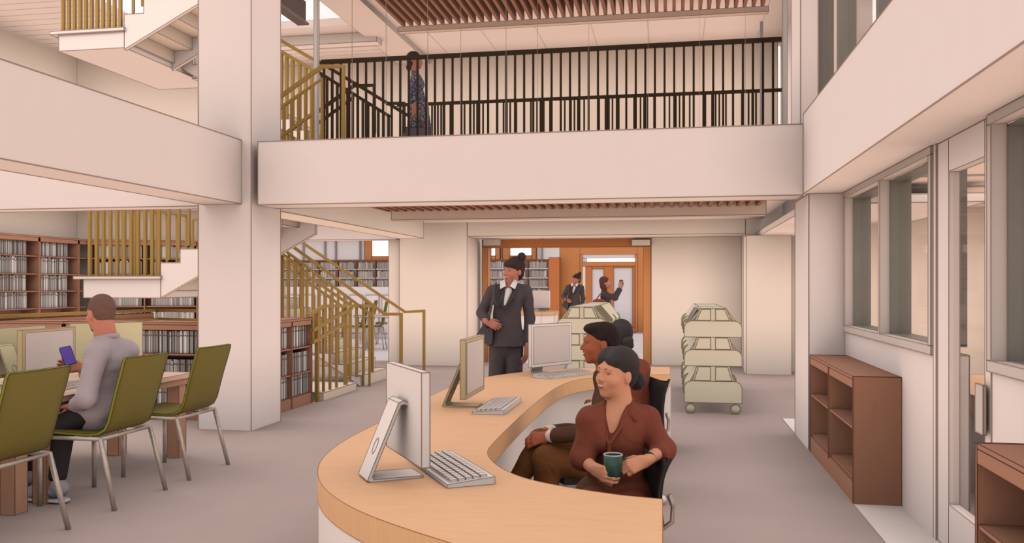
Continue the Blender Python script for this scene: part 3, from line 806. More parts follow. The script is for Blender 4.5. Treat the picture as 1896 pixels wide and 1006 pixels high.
# monitors on tables
monitor('cream desktop monitor facing the aisle, left of the man with the phone', (-4.85, 5.77), (-4.85, 6.36), CREAMB, SCREEN, flip=-1, th=.045)
monitor('yellowish monitor back at the left picture edge, behind the aisle-facing monitor', (-5.30, 5.55), (-5.30, 6.53), CREAMP, SCREEN, flip=1)
monitor('yellowish monitor back directly behind the seated man', (-5.28, 6.85), (-4.87, 7.30), CREAMP, SCREEN, flip=1, th=.03)
keyboard('white keyboard lying on the table in front of the aisle-facing monitor', (-4.62, 6.05), math.pi / 2, .5, .18)
keyboard('white keyboard on the table at the left picture edge', (-4.75, 4.95), math.pi / 2, .5, .18)

def make_chair(label, group=None):
    t = thing('shell_chair', label, 'chair', (0, 0, 0), 0, group)
    prof = [(-.335, .505, .43), (-.325, .522, .49), (-.29, .528, .51), (-.1, .518, .51), (.04, .512, .51), (.12, .52, .51), (.172, .548, .51), (.20, .60, .51), (.222, .68, .51), (.26, .82, .515), (.30, .95, .52), (.322, 1.03, .52), (.326, 1.047, .505)]
    vs = []; fs = []; nw = 8; th = .02
    P2 = [Vector((a, b_)) for a, b_, _ in prof]
    for s in (0, 1):
        for i, (x, z, w) in enumerate(prof):
            tg = (P2[min(i + 1, len(P2) - 1)] - P2[max(i - 1, 0)]).normalized(); nr = Vector((tg.y, -tg.x)) * (th * s)
            for j in range(nw + 1):
                f = j / nw * 2 - 1
                bow = .018 * (1 - f * f) if z > .6 else 0
                vs.append((x + nr.x + bow, f * w / 2, z + nr.y))
    R = nw + 1; K = len(prof) * R
    for i in range(len(prof) - 1):
        for j in range(nw):
            a = i * R + j; fs.append((a, a + 1, a + R + 1, a + R)); b_ = K + a; fs.append((b_, b_ + R, b_ + R + 1, b_ + 1))
    rim = [i * R for i in range(len(prof))] + [(len(prof) - 1) * R + j for j in range(1, R)] + [i * R + nw for i in range(len(prof) - 2, -1, -1)] + [j for j in range(nw - 1, 0, -1)]
    mb = MB(); n = mb.add(vs, fs, 0, True)
    for q in range(len(rim)):
        a, b_ = rim[q], rim[(q + 1) % len(rim)]
        mb.f.append([n + a, n + b_, n + K + b_, n + K + a]); mb.m.append(1); mb.sm.append(False)
        mb.e += [(n + a, n + b_), (n + K + a, n + K + b_)]
    mb.build('shell', [OLIVE, mat('olive_edge', (134, 134, 44), .6)], t, .002, mat('olive_ink', (62, 56, 20), 1))
    r = .0148
    MB().tube([(.17, -.285, .482), (.17, .285, .482)], r).build('seat_frame', CHROME, t)
    for s in (-1, 1):
        MB().tube([(.17, s * .285, .482), (-.30, s * .285, .482)], r).build('seat_frame', CHROME, t)
        MB().tube([(.17, s * .285, .49), (.292, s * .305, 0)], r * 1.15).build('leg', CHROME, t)
        MB().tube([(-.30, s * .285, .49), (-.30, s * .29, 0)], r * 1.15).build('leg', CHROME, t)
    MB().tube([(-.30, -.285, .482), (-.30, .285, .482)], r).build('seat_frame', CHROME, t)
    return t
ch = make_chair('empty olive shell chair nearest the white column, at the end of the reading table')
ch.location = (-4.05, 6.565, 0)
for (x, y, rz, la) in ((-4.05, 5.63, 0, 'olive shell chair with chrome legs on which the man with the phone sits'),
                       (-4.05, 4.56, 0, 'large olive shell chair seen from behind at the left picture edge'),
                       (-5.75, 6.62, math.pi, 'olive shell chair on the far side of the table behind the seated man'),
                       (-5.75, 5.6, math.pi, 'olive shell chair on the far side of the table behind the aisle-facing monitor'),
                       (-4.03, 3.66, 0, 'olive shell chair of which only chrome legs show in the bottom left corner')):
    c = copy_tree(ch); c.location = (x, y, 0); c.rotation_euler = (0, 0, rz); c['label'] = la
# small distant chairs
for i, (px, dd) in enumerate(((661, 20.6), (679, 22.4), (697, 20.8), (714, 22.6))):
    q = at_depth(px, 600, dd)
    c = copy_tree(ch); c.location = (q.x, q.y, 0); c.rotation_euler = (0, 0, math.radians(2 + 3 * i)); c.scale = (.75, .62, 1.1)
    c['label'] = ['leftmost', 'second from left', 'third from left', 'rightmost'][i] + ' of the four small distant olive chairs seen through the stair bars'
    c['group'] = 'distant olive chairs beyond the stair'
# distant room: shelving, tables
WHB = mat('white_shelf_back', (226, 220, 222), .8)
def far_shelf(label, px0, px1, ytop, Y, bays, zs_, h=None, m=ORANGED):
    a = at_y(px0, ytop, Y); c = at_y(px1, ytop, Y)
    H_ = a.z if h is None else h
    bookcase(label, (a.x, Y, 0), 0, c.x - a.x, H_, .16, bays, zs_, m=m, ms=WHB, ink=.006, capdrop=.02, backpanel=True)
    W_ = c.x - a.x
    return a.x, W_
zr = [.18 + .33 * i for i in range(7)]
x, w = far_shelf('far orange and white bookshelves beyond the stair bars', 522, 730, 482, 30.4, 6, zr[1:])
book_block('books', 'rows of tiny grey books on the far shelves beyond the stair bars', (x, 30.33, 0), 0, [(w * i / 6 + .08, w * (i + 1) / 6 - .08, z, .25) for i in range(6) for z in zr[1:]], dep=.07)
x, w = far_shelf('far bookshelves behind the woman with the topknot, inside the timber surround', 900, 1016, 481, 30.4, 3, zr[1:])
book_block('books', 'rows of tiny grey books on the shelves behind the woman with the topknot', (x, 30.33, 0), 0, [(w * i / 3 + .08, w * (i + 1) / 3 - .08, z, .25) for i in range(3) for z in zr[1:]], dep=.07)
q0 = at_y(528, 531, 24.0); q1 = at_y(735, 531, 24.0)
t = thing('low_cabinet', 'long pale low cabinet run beyond the stair bars, behind the distant chairs', 'cabinet', ((q0.x + q1.x) / 2, 24.2, 0))
MB().box(q0.x, q1.x, 24.0, 24.5, 0, q0.z).build('body', WHB, t, .01)
for i in range(7):
    a = q0.x + (q1.x - q0.x) * i / 7
    MB().box(a + .05, a + (q1.x - q0.x) / 7 - .05, 23.97, 23.995, .15, q0.z - .25).build('door', WHB, t, .008)
q0 = at_z(640, 600, 1.02)
t = thing('distant_table', 'white distant table in front of the small olive chairs beyond the stair', 'table', tuple(at_depth(690, 600, 20.6)))
c0 = at_depth(655, 560, 20.6); c1 = at_depth(728, 560, 20.6)
MB().box(c0.x, c1.x, c0.y, c0.y + .8, .78, .82).build('tabletop', WHB, t, .008)
for x_ in (c0.x + .05, c1.x - .1):
    for y_ in (c0.y + .05, c0.y + .7): MB().box(x_, x_ + .05, y_, y_ + .05, 0, .779).build('leg', WHB, t)
# small service desk seen through the portal, with monitor
a = at_y(985, 582, 18.4); c = at_y(1024, 582, 18.4)
t = thing('service_desk', 'small curved white service desk with orange top beyond the back opening', 'desk', ((a.x + c.x) / 2, 18.8, 0))
z_ = at_y(1000, 578, 18.4).z
pl = [(a.x - .9, 18.5), (a.x - .3, 18.42), (c.x - .25, 18.45), (c.x, 18.7), (c.x, 19.4), (a.x - .9, 19.4)]
MB().prism(pl, 'z', z_ - .07, z_).build('worktop', MAPLEE, t, .004)
MB().prism([(p[0] - .02 if p[0] > a.x else p[0], p[1] + .03) for p in pl], 'z', 0, z_ - .071).build('base', WHITEP, t, .004)
mm = at_y(995, 560, 18.9)
monitor('tiny white monitor on the small service desk beyond the back opening', (mm.x - .1, 18.8), (mm.x + .3, 18.8), WHITEP, SCREEN, flip=-1, zb=z_ + .08, z0=z_ + .001)

# ================================================================ BOOK CARTS
def cart(label, x0, x1, y0, nb, pitch, right_fins=0):
    cx = (x0 + x1) / 2; W2 = (x1 - x0) / 2
    t = thing('book_cart', label, 'book cart', (cx, y0 + nb * pitch / 2, 0))
    def panel(z0, z1):
        r = .09; pts = [(-W2, z0), (W2, z0)]
        pts += [(W2 - r + r * math.cos(a), z1 - r + r * math.sin(a)) for a in [math.pi / 2 * i / 6 for i in range(7)]]
        pts += [(-W2 + r + r * math.cos(a), z1 - r + r * math.sin(a)) for a in [math.pi / 2 + math.pi / 2 * i / 6 for i in range(7)]]
        return [(cx + p[0], p[1]) for p in pts]
    tiers = [(.137, .396), (.578, .772), (.925, 1.118)]
    for k in range(nb + 1):
        y = y0 + k * pitch; m = CARTG if k == 0 else CARTY
        b = MB()
        for z0, z1 in tiers: b.prism(panel(z0, z1), 'y', y, y + .03)
        for (zb_, zt_, wb, wt) in ((.396, .578, .245, .19), (.772, .925, .235, .19), (1.118, 1.267, .215, .155)):
            b.prism([(cx - wb, zb_), (cx + wb, zb_), (cx + wt, zt_), (cx - wt, zt_)], 'y', y + .002, y + .028)
            if k == 0:
                for s in (-1, 1):
                    b.prism([(cx + s * .03, zb_ + .008), (cx + s * (wb - .025), zb_ + .008), (cx + s * (wt - .02), zt_ - .01), (cx + s * .03, zt_ - .01)], 'y', y - .004, y + .001)
        b.build('end_panel' if k in (0, nb) else 'divider', m, t, .0045, mat('cart_ink', (138, 124, 98), 1))
    yA, yB = y0 + .031, y0 + nb * pitch
    for (zb_, zt_, wb, wt) in ((.30, .578, .30, .17), (.70, .925, .30, .17), (1.04, 1.267, .30, .155)):
        for s in (-1, 1):
            q = [(cx + s * wt, zt_), (cx + s * wt - s * .02, zt_), (cx + s * (wb + .0) - s * .02, zb_), (cx + s * (wb + .02), zb_)]
            MB().prism(q, 'y', yA, yB, ink=True).build('sloping_shelf', CARTG, t, .003, MATS['cart_ink'])
            MB().box(min(cx + s * .31, cx + s * .16), max(cx + s * .31, cx + s * .16), yA, yB, zb_ - .03, zb_ - .01, ink=False).build('shelf_lip', CARTG, t)
    MB().box(cx - .155, cx + .155, yA, yB, 1.255, 1.268).build('top_board', CARTG, t, .004, MATS['cart_ink'])
    if right_fins:
        for i in range(right_fins):
            y = y0 + .12 + i * .12
            MB().prism([(cx + .16, 1.262), (cx + .33, 1.262 - .20), (cx + .30, 1.06), (cx + .13, 1.25)], 'y', y, y + .05).build('book_support', CARTG, t, .003, MATS['cart_ink'])
    for s in (-1, 1):
        for y in (y0 + .03, y0 + nb * pitch - .05):
            R = Matrix.Rotation(math.pi / 2, 4, 'X'); R.translation = Vector((cx + s * .265, y + .04, .062))
            cw_ = MB().lathe([(0, 0), (.06, 0), (.06, .04), (0, .04)], M=R, n=18).build('caster', CARTG, t)
            R2 = R.copy(); R2.translation = Vector((cx + s * .265, y - .002, .062))
            MB().tube([R2 @ Vector((.06 * math.cos(a), .06 * math.sin(a), 0)) for a in [2 * math.pi * i / 18 for i in range(19)]], .004, n=5, caps=False).build('caster_rim', MATS['cart_ink'], cw_)
    return t
cart('sage green three-tier book cart standing free in front of the right blank wall', .153, .828, 10.6, 3, .95)
cart('sage green book cart behind the far end of the reception desk', -1.46, -.815, 11.1, 3, .95, right_fins=9)
b = MB()
for i in range(9): b.box(.30, .32, 10.75 + i * .05, 10.785 + i * .05, 1.05, 1.24, ink=True)
for i in range(9):
    y = 10.72 + i * .055
    o = MB().prism([(.315, 1.262), (.20, 1.075), (.175, 1.09), (.285, 1.272)], 'y', y, y + .045).build('book', mat('book_bluegrey', (176, 176, 184), .8), None, .002)
    tag(o, 'blue-grey book leaning on the left slope of the free-standing cart', 'book', 'blue-grey books on the free-standing cart')

# ================================================================ OFFICE CHAIRS
def office_chair(label, loc, rz, ztop=.9, wd=.45):
    t = thing('office_chair', label, 'office chair', (0, 0, 0))
    # faces local -x; back at +x
    vs = []; fs = []; nz, ny = 10, 10
    for s in (0, 1):
        for i in range(nz + 1):
            f = i / nz; z = .50 + (ztop - .50) * f; x = .262 + .022 * f + .05 * max(0, f - .75) * 4 * .25 - .02 * math.sin(f * math.pi)
            for j in range(ny + 1):
                g = j / ny * 2 - 1
                vs.append((x - .05 * g * g + s * .018, g * wd / 2 * (.92 + .08 * f), z - (.035 * (1 - g * g) if i == nz else 0)))
    R = ny + 1; K = (nz + 1) * R
    for i in range(nz):
        for j in range(ny):
            a = i * R + j; fs.append((a, a + 1, a + R + 1, a + R)); b_ = K + a; fs.append((b_, b_ + R, b_ + R + 1, b_ + 1))
    rim = [j for j in range(R)] + [i * R + ny for i in range(1, nz + 1)] + [nz * R + j for j in range(ny - 1, -1, -1)] + [i * R for i in range(nz - 1, 0, -1)]
    for q in range(len(rim)):
        a, b_ = rim[q], rim[(q + 1) % len(rim)]; fs.append((a, b_, K + b_, K + a))
    mb = MB(); mb.add(vs, fs, 0, True); mb.build('backrest', BLACK, t)
    pl = [(.22 * math.cos(a) * 1.05 - .0, wd / 2 * math.sin(a) * 1.05) for a in [2 * math.pi * i / 24 for i in range(24)]]
    pl = [(max(-.22, min(.22, p[0] * 1.3)), max(-.22, min(.22, p[1] * 1.3))) for p in pl]
    MB().prism(pl, 'z', .43, .475, ink=False).build('seat', BLACK, t)
    for s in (-1, 1):
        MB().tube([(.285, s * .12, .62), (.305, s * .12, .57), (.30, s * .12, .50), (.18, s * .12, .42)], .012).build('back_support', CHROME, t)
    MB().tube([(0, 0, .43), (0, 0, .10)], .028, n=12).build('gas_column', CHROME, t)
    for i in range(5):
        a = 2 * math.pi * i / 5 + .3; dx, dy = math.cos(a), math.sin(a)
        MB().tube([(dx * .02, dy * .02, .12), (dx * .29, dy * .29, .085)], [.024, .015]).build('base_arm', CHROME, t)
        Rm = Matrix.Rotation(a, 4, 'Z') @ Matrix.Rotation(math.pi / 2, 4, 'X'); Rm.translation = Vector((dx * .31, dy * .31, .032))
        MB().lathe([(0, -.022), (.028, -.022), (.031, -.015), (.031, .015), (.028, .022), (0, .022)], M=Rm, n=16).build('caster', WHITEP, t)
    t.location = loc; t.rotation_euler = (0, 0, rz)
    return t

def chair_at(label, pf, df, pn, dn, zt):
    a, c = at_depth(pf, 600, df), at_depth(pn, 600, dn); mid = (a + c) / 2; e = (c - a).normalized(); n = Vector((e.y, -e.x, 0))
    if n.x > 0: n = -n
    pos = mid + n * .27; office_chair(label, (pos.x, pos.y, 0), math.atan2(-n.y, -n.x), zt, .45)
chair_at('black office chair hidden under the man in profile at the reception desk', 1148, 5.35, 1196, 4.92, .80)
chair_at('black office chair with high back right of the bun, farthest at the desk', 1188, 6.60, 1246, 6.12, .88)
chair_at('black mesh office chair of the person holding the green mug', 1190, 4.15, 1246, 3.72, .80)
# green mug
mp = at_depth(1135, 882, 3.80)
t = thing('mug', 'dark green mug held by the seated woman in front', 'mug', tuple(mp))
GM = mat('green_glaze', (40, 78, 70), .35, amt=.03, spec=.5)
cup = MB().lathe([(0, 0), (.034, 0), (.039, .004), (.0425, .095), (.0395, .096), (.036, .010), (0, .008)], c=tuple(mp), n=28).build('cup', [GM], t)
MB().lathe([(.0426, .093), (.0428, .098), (.039, .098), (.038, .093)], c=tuple(mp), n=28).build('rim', mat('mug_rim', (190, 180, 174), .5), cup)
hd = Vector((RT[0], RT[1], 0))
MB().tube([mp + hd * .040 + Vector((0, 0, .078)), mp + hd * .064 + Vector((0, 0, .074)), mp + hd * .070 + Vector((0, 0, .050)), mp + hd * .060 + Vector((0, 0, .027)), mp + hd * .039 + Vector((0, 0, .020))], .006).build('handle', GM, t)
# ================================================================ PEOPLE (distance-field bodies turned into smooth meshes)
def V(*a): return np.array(a[0] if len(a) == 1 else a, dtype=np.float64)
def nrm(v): v = V(v); return v / (np.linalg.norm(v) + 1e-12)
class Field:
    def __init__(s): s.p = []
    def cone(s, a, b, ra, rb, k=.02, flat=None, op='u'):
        """round cone from a to b; flat=(axis, factor) squeezes the section along axis"""
        s.p.append(('c', V(a), V(b), ra, rb, k, flat, op)); return s
    def chain(s, pts, rs, k=.02, flat=None):
        for i in range(len(pts) - 1): s.cone(pts[i], pts[i + 1], rs[i], rs[i + 1], k, flat)
        return s
    def ell(s, c, r, R=None, k=.02, op='u'):
        s.p.append(('e', V(c), V(r), np.eye(3) if R is None else np.array(R), k, op)); return s
    def mesh(s, name, mats, parent, vox, noise=None, cut=None, colorf=None):
        lo = np.full(3, 1e9); hi = -lo
        for q in s.p:
            if q[-1] != 'u': continue
            if q[0] == 'c':
                r = max(q[3], q[4]); lo = np.minimum(lo, np.minimum(q[1], q[2]) - r); hi = np.maximum(hi, np.maximum(q[1], q[2]) + r)
            else: r = q[2].max(); lo = np.minimum(lo, q[1] - r); hi = np.maximum(hi, q[1] + r)
        lo -= vox * 4; hi += vox * 4
        n = np.ceil((hi - lo) / vox).astype(int) + 1
        g = np.full(n, .08, dtype=np.float32)
        ax = [lo[i] + vox * np.arange(n[i]) for i in range(3)]
        for q in s.p:
            if q[0] == 'c':
                _, a, b, ra, rb, k, flat, op = q; r = max(ra, rb) + k + vox * 3
                l, h = np.minimum(a, b) - r, np.maximum(a, b) + r
            else:
                _, c, rr, R, k, op = q; r = rr.max() + k + vox * 3; l, h = c - r, c + r
            i0 = np.clip(np.floor((l - lo) / vox).astype(int), 0, n); i1 = np.clip(np.ceil((h - lo) / vox).astype(int) + 1, 0, n)
            if (i1 <= i0).any(): continue
            X, Y, Z = np.meshgrid(ax[0][i0[0]:i1[0]], ax[1][i0[1]:i1[1]], ax[2][i0[2]:i1[2]], indexing='ij')
            if q[0] == 'c':
                P = np.stack([X - a[0], Y - a[1], Z - a[2]], -1); d = b - a
                if flat is not None:
                    f = nrm(flat[0]); kk = flat[1] - 1
                    P = P + (P @ f)[..., None] * f * kk; d = d + (d @ f) * f * kk
                t = np.clip((P @ d) / (d @ d + 1e-12), 0, 1)
                D = np.linalg.norm(P - t[..., None] * d, axis=-1) - (ra + (rb - ra) * t)
            else:
                P = np.stack([X - c[0], Y - c[1], Z - c[2]], -1) @ R
                k0 = np.linalg.norm(P / rr, axis=-1); k1 = np.linalg.norm(P / (rr * rr), axis=-1) + 1e-9
                D = k0 * (k0 - 1) / k1
            sl = tuple(slice(i0[j], i1[j]) for j in range(3)); G = g[sl]
            if op == 'u':
                h_ = np.clip(.5 + .5 * (G - D) / k, 0, 1); g[sl] = G + (D - G) * h_ - k * h_ * (1 - h_)
            else:
                D = -D; h_ = np.clip(.5 - .5 * (G - D) / k, 0, 1); g[sl] = G + (D - G) * h_ + k * h_ * (1 - h_)
        if cut is not None or noise is not None:
            X, Y, Z = np.meshgrid(*ax, indexing='ij')
            if noise is not None: g = g + noise(X, Y, Z).astype(np.float32)
            if cut is not None:
                for (pt, nn) in cut:
                    nn = nrm(nn); g = np.maximum(g, ((X - pt[0]) * nn[0] + (Y - pt[1]) * nn[1] + (Z - pt[2]) * nn[2]).astype(np.float32))
        # surface nets
        S = g < 0
        c8 = [S[i:n[0] - 1 + i, j:n[1] - 1 + j, k_:n[2] - 1 + k_] for i in (0, 1) for j in (0, 1) for k_ in (0, 1)]
        cnt = sum(c.astype(np.int8) for c in c8); act = (cnt > 0) & (cnt < 8)
        idx = np.argwhere(act); vid = np.full(act.shape, -1, dtype=np.int64); vid[act] = np.arange(len(idx))
        acc = np.zeros((len(idx), 3)); num = np.zeros(len(idx))
        for axn in range(3):
            o = [a_ for a_ in range(3) if a_ != axn]
            for u in (0, 1):
                for v_ in (0, 1):
                    off = np.zeros(3, int); off[o[0]] = u; off[o[1]] = v_
                    p0 = idx + off; e = np.zeros(3, int); e[axn] = 1; p1 = p0 + e
                    g0 = g[p0[:, 0], p0[:, 1], p0[:, 2]]; g1 = g[p1[:, 0], p1[:, 1], p1[:, 2]]
                    m = (g0 < 0) != (g1 < 0)
                    t = np.where(m, g0 / (g0 - g1 + 1e-20), 0)
                    pos = off[None, :] + e[None, :] * t[:, None]
                    acc[m] += pos[m]; num[m] += 1
        verts = (idx + acc / np.maximum(num, 1)[:, None]) * vox + lo
        faces = []
        for axn in range(3):
            e = [0, 0, 0]; e[axn] = 1
            A = S[:n[0] - e[0], :n[1] - e[1], :n[2] - e[2]]; B = S[e[0]:, e[1]:, e[2]:]
            X_ = np.argwhere(A != B); fl = A[X_[:, 0], X_[:, 1], X_[:, 2]]
            o = [(axn + 1) % 3, (axn + 2) % 3]
            ok = (X_[:, o[0]] > 0) & (X_[:, o[1]] > 0); X_ = X_[ok]; fl = fl[ok]
            def at(a_, b_):
                q_ = X_.copy(); q_[:, o[0]] -= a_; q_[:, o[1]] -= b_
                q_ = np.minimum(q_, np.array(act.shape) - 1)
                return vid[q_[:, 0], q_[:, 1], q_[:, 2]]
            f = np.stack([at(1, 1), at(0, 1), at(0, 0), at(1, 0)], 1)
            f[~fl] = f[~fl][:, ::-1]
            faces.append(f[(f >= 0).all(1)])
        F = np.concatenate(faces)
        offv = wloc(parent) if parent is not None else Vector((0, 0, 0))
        me = bpy.data.meshes.new(name)
        if not isinstance(mats, (list, tuple)): mats = [mats]
        vv = verts - np.array(offv)
        me.vertices.add(len(vv)); me.vertices.foreach_set('co', vv.ravel())
        me.loops.add(F.size); me.loops.foreach_set('vertex_index', F.ravel().astype(np.int32))
        me.polygons.add(len(F)); me.polygons.foreach_set('loop_start', np.arange(0, F.size, 4, dtype=np.int32))
        try: me.polygons.foreach_set('loop_total', np.full(len(F), 4, dtype=np.int32))
        except Exception: pass
        for m in mats: me.materials.append(m)
        if colorf is not None and len(mats) > 1:
            cen = verts[F].mean(1); me.polygons.foreach_set('material_index', colorf(cen).astype(np.int32))
        me.polygons.foreach_set('use_smooth', np.ones(len(F), bool))
        me.update(calc_edges=True); me.validate()
        o = bpy.data.objects.new(name, me); COL.objects.link(o)
        if parent is not None: o.parent = parent
        return o
def wrinkle(amp, sc=22.0, dirv=(.3, .2, 1.0), seed=0.0):
    d = nrm(dirv)
    def f(X, Y, Z):
        a = X * sc + 3 * np.sin(Z * sc * .45 + seed) ; b = Y * sc + 2.5 * np.sin(X * sc * .5 + seed * 2); c = Z * sc + 2 * np.sin(Y * sc * .6 + seed)
        return amp * (np.sin(a + c * .7) * np.sin(b - c * .5 + 1.3) + .5 * np.sin(c * 1.7 + a * .6) * np.sin(b * 1.4))
    return f
class Frame:
    """right-handed frame: x = person's right, y = forward, z = up"""
    def __init__(s, o, f, u=(0, 0, 1), sc=1.0):
        s.o = V(o); s.y = nrm(f); u = V(u); s.x = nrm(np.cross(s.y, u)); s.z = np.cross(s.x, s.y); s.s = sc
        s.R = np.stack([s.x, s.y, s.z], 1)
    def __call__(s, x, y, z): return s.o + (s.x * x + s.y * y + s.z * z) * s.s
def head_field(F, H, female=True, ears=True):
    k = H.s; w = .95 if female else 1.0
    F.ell(H(0, -.018, .038), V(.073 * w, .092, .082) * k, H.R, .012)
    F.ell(H(0, .025, -.02), V((.063 if female else .060) * w, .068, .082) * k, H.R, .03)
    F.ell(H(0, .040, -.072), V(.038 if female else .044, .045, .035) * k, H.R, .03)
    F.ell(H(0, .068, -.096), V(.018, .018, .016) * k, H.R, .02)
    for s in (-1, 1):
        F.ell(H(s * .036, .060, -.028), V(.024, .026, .022) * k, H.R, .025)
        if ears: F.ell(H(s * .073 * w, -.012, -.008), V(.010, .020, .031) * k, H.R, .006)
        F.ell(H(s * .030, .094, .008), V(.016, .012, .010) * k, H.R, .010, 's')
    F.cone(H(-.030, .076, .026), H(.030, .076, .026), .013 * k, .013 * k, .02)
    F.cone(H(0, .084, .014), H(0, .102 if female else .107, -.022), .0075 * k, (.0098 if female else .012) * k, .010)
    for s in (-1, 1): F.ell(H(s * .011, .098, -.026), V(.0085, .009, .007) * k, H.R, .006)
    F.ell(H(0, .082, -.052), V(.026, .016, .017) * k, H.R, .015)
def face_parts(t, H, smile=True, brow=None, lipc=(168, 84, 76), female=True, skin=None, iris=(52, 34, 26)):
    k = H.s; M = Matrix([list(H.R[0]), list(H.R[1]), list(H.R[2])])
    eye = mat('eye_white', (206, 190, 182), .4, spec=.5); ir = mat('dark_iris', iris, .3, spec=.5); br = brow or mat('dark_brow', (52, 38, 34), .8)
    for s in (-1, 1):
        e = MB(); e.ball(H(s * .030, .0705, .006), Vector((.0135, .0130, .0092)) * k, 0, 14, M)
        e.ball(H(s * .0305, .0795, .005), Vector((.0064, .0046, .0066)) * k, 1, 10, M)
        lid = [H(s * (.030 + x_), .0835 - abs(x_) * .35 - (x_ > 0) * .0, .0125 - (x_ / .014) ** 2 * .006) for x_ in (-.014, -.007, 0, .007, .014)]
        e.tube(lid, [.0012 * k, .0019 * k, .0022 * k, .0019 * k, .0012 * k], 6, 2)
        e.build('eye', [eye, ir, br], t)
        b = MB(); b.tube([H(s * .014, .0915, .0265), H(s * .026, .0900, .0285), H(s * .038, .0840, .0275), H(s * .047, .0745, .0225)], [.0016 * k, .0022 * k, .0018 * k, .0008 * k], 6)
        b.build('eyebrow', br, t)
    lp = mat('lips_' + '_'.join(map(str, lipc)), lipc, .5)
    m = MB()
    if smile:
        U = [H(x_, .0985 - (x_ / .026) ** 2 * .014, -.046 + (x_ / .026) ** 2 * .0085) for x_ in np.linspace(-.0295, .0295, 9)]
        Lw = [H(x_, .0965 - (x_ / .026) ** 2 * .0125, -.0625 + (x_ / .026) ** 2 * .0212) for x_ in np.linspace(-.0295, .0295, 9)]
        Te = [H(x_, .0955 - (x_ / .026) ** 2 * .013, -.0525 + (x_ / .026) ** 2 * .010) for x_ in np.linspace(-.0255, .0255, 7)]
        rr = [.0012, .0022, .003, .0034, .0034, .0034, .003, .0022, .0012]
        m.tube(U, [r_ * k for r_ in rr], 8); m.tube(Lw, [r_ * 1.25 * k for r_ in rr], 8)
        m.tube(Te, [.0028 * k, .0050 * k, .0062 * k, .0066 * k, .0062 * k, .0050 * k, .0028 * k], 8, 1)
    else:
        for dz, r0 in ((-.0495, .0034), (-.0555, .0042)):
            U = [H(x_, .098 - (x_ / .022) ** 2 * .012, dz + (x_ / .022) ** 2 * (.002 if dz > -.052 else .005)) for x_ in np.linspace(-.022, .022, 7)]
            m.tube(U, [.001 * k, .0026 * k, r0 * k, r0 * k, r0 * k, .0026 * k, .001 * k], 8)
    m.build('mouth', [lp, mat('teeth', (222, 212, 204), .4, spec=.5)], t)
def hand_field(F, wrist, d, n, curl=.3, sc=1.0, side=1, spread=.12, thumb=.5, curls=None, k=.006):
    """d: wrist->fingers, n: palm normal, side=+1: thumb toward d x n"""
    d = nrm(d); n = nrm(V(n) - np.dot(V(n), d) * d); s = np.cross(d, n) * side; w = V(wrist)
    F.cone(w - d * .03 * sc, w + d * .02 * sc, .024 * sc, .024 * sc, .012, flat=(n, 1.35))
    for i in range(4):
        lat = (.030, .010, -.010, -.029)[i]; L = (.088, .092, .087, .078)[i]
        F.cone(w + d * .015 * sc + s * lat * .6 * sc, w + d * L * sc + s * lat * sc, .0145 * sc, .0115 * sc, .012)
    F.cone(w + d * .03 * sc - n * 0, w + d * .065 * sc, .022 * sc, .022 * sc, .012, flat=(n, 1.6))
    for i in range(4):
        lat = (.030, .010, -.010, -.029)[i]; L = (.088, .092, .087, .078)[i]
        cu = curls[i] if curls else curl * (1 + .12 * i)
        seg = [(.042, .026, .021), (.047, .029, .022), (.043, .027, .021), (.034, .020, .018)][i]
        p = w + d * L * sc + s * lat * sc; ang = cu * .55; dv = nrm(d + s * spread * (1.5 - i) * .5)
        r = [.0098, .0086, .0078, .0068][0:4]
        if i == 3: r = [x * .88 for x in r]
        for j, sl in enumerate(seg):
            ca, sa = math.cos(ang), math.sin(ang)
            q = p + (dv * ca + n * sa) * sl * sc
            F.cone(p, q, r[j] * sc, r[j + 1] * sc, k); p = q; ang += cu * (.9 if j == 0 else .7)
    # thumb from the side of the palm near its base
    p = w + d * .022 * sc + s * .022 * sc
    tv = nrm(d * .55 + s * (.75 - .25 * thumb) + n * (.25 + .55 * thumb))
    q = p + tv * .042 * sc; F.cone(p, q, .0145 * sc, .0115 * sc, .010)
    tv = nrm(tv + d * .5 - s * .35 * thumb + n * .1); r_ = q + tv * .032 * sc; F.cone(q, r_, .0112 * sc, .0098 * sc, .005)
    tv = nrm(tv + d * .3 - s * .3 * thumb); F.cone(r_, r_ + tv * .025 * sc, .0096 * sc, .008 * sc, .005)
def limb(F, pts, rs, k=.02): F.chain(pts, rs, k)
def torso_field(F, P, infl=0.0, female=True, sc=1.0, k=.04):
    """P: dict with pelvis, waist, chest, neck (points) and shR, shL, fwd"""
    f = P['fwd']; a = (f, 1.45)
    w = 1.0 if female else 1.08
    wa = .110 if female else .128; ch_ = .126 if female else .146
    F.cone(P['pelvis'], P['waist'], (.140 * w + infl) * sc, (wa + infl) * sc, k, flat=a)
    F.cone(P['waist'], P['chest'], (wa + infl) * sc, (ch_ + infl) * sc, k, flat=a)
    up = nrm(P['neck'] - P['chest'])
    for s in ('shR', 'shL'):
        S_ = P[s]; c = P['chest']; sd = nrm(S_ - P['neck'])
        F.cone(c + up * .03 * sc + (S_ - P['neck']) * .35, S_ - sd * .02 * sc, ((.062 if female else .08) + infl) * sc, ((.040 if female else .048) + infl) * sc, k)
        F.cone(P['neck'] - up * (.02 if female else .0) * sc, S_ - sd * .015 * sc, ((.036 if female else .056) + infl) * sc, ((.040 if female else .050) + infl) * sc, k)
        if female:
            F.ell(c + nrm(f) * .060 * sc + (S_ - P['neck']) * .36 - up * .01 * sc, V(.046, .046, .050) * sc + infl * .6, None, .05)
    F.ell(P['pelvis'] - nrm(f) * .03 * sc, V(.148, .105, .11) * sc * w + infl, frameR(f), .04)
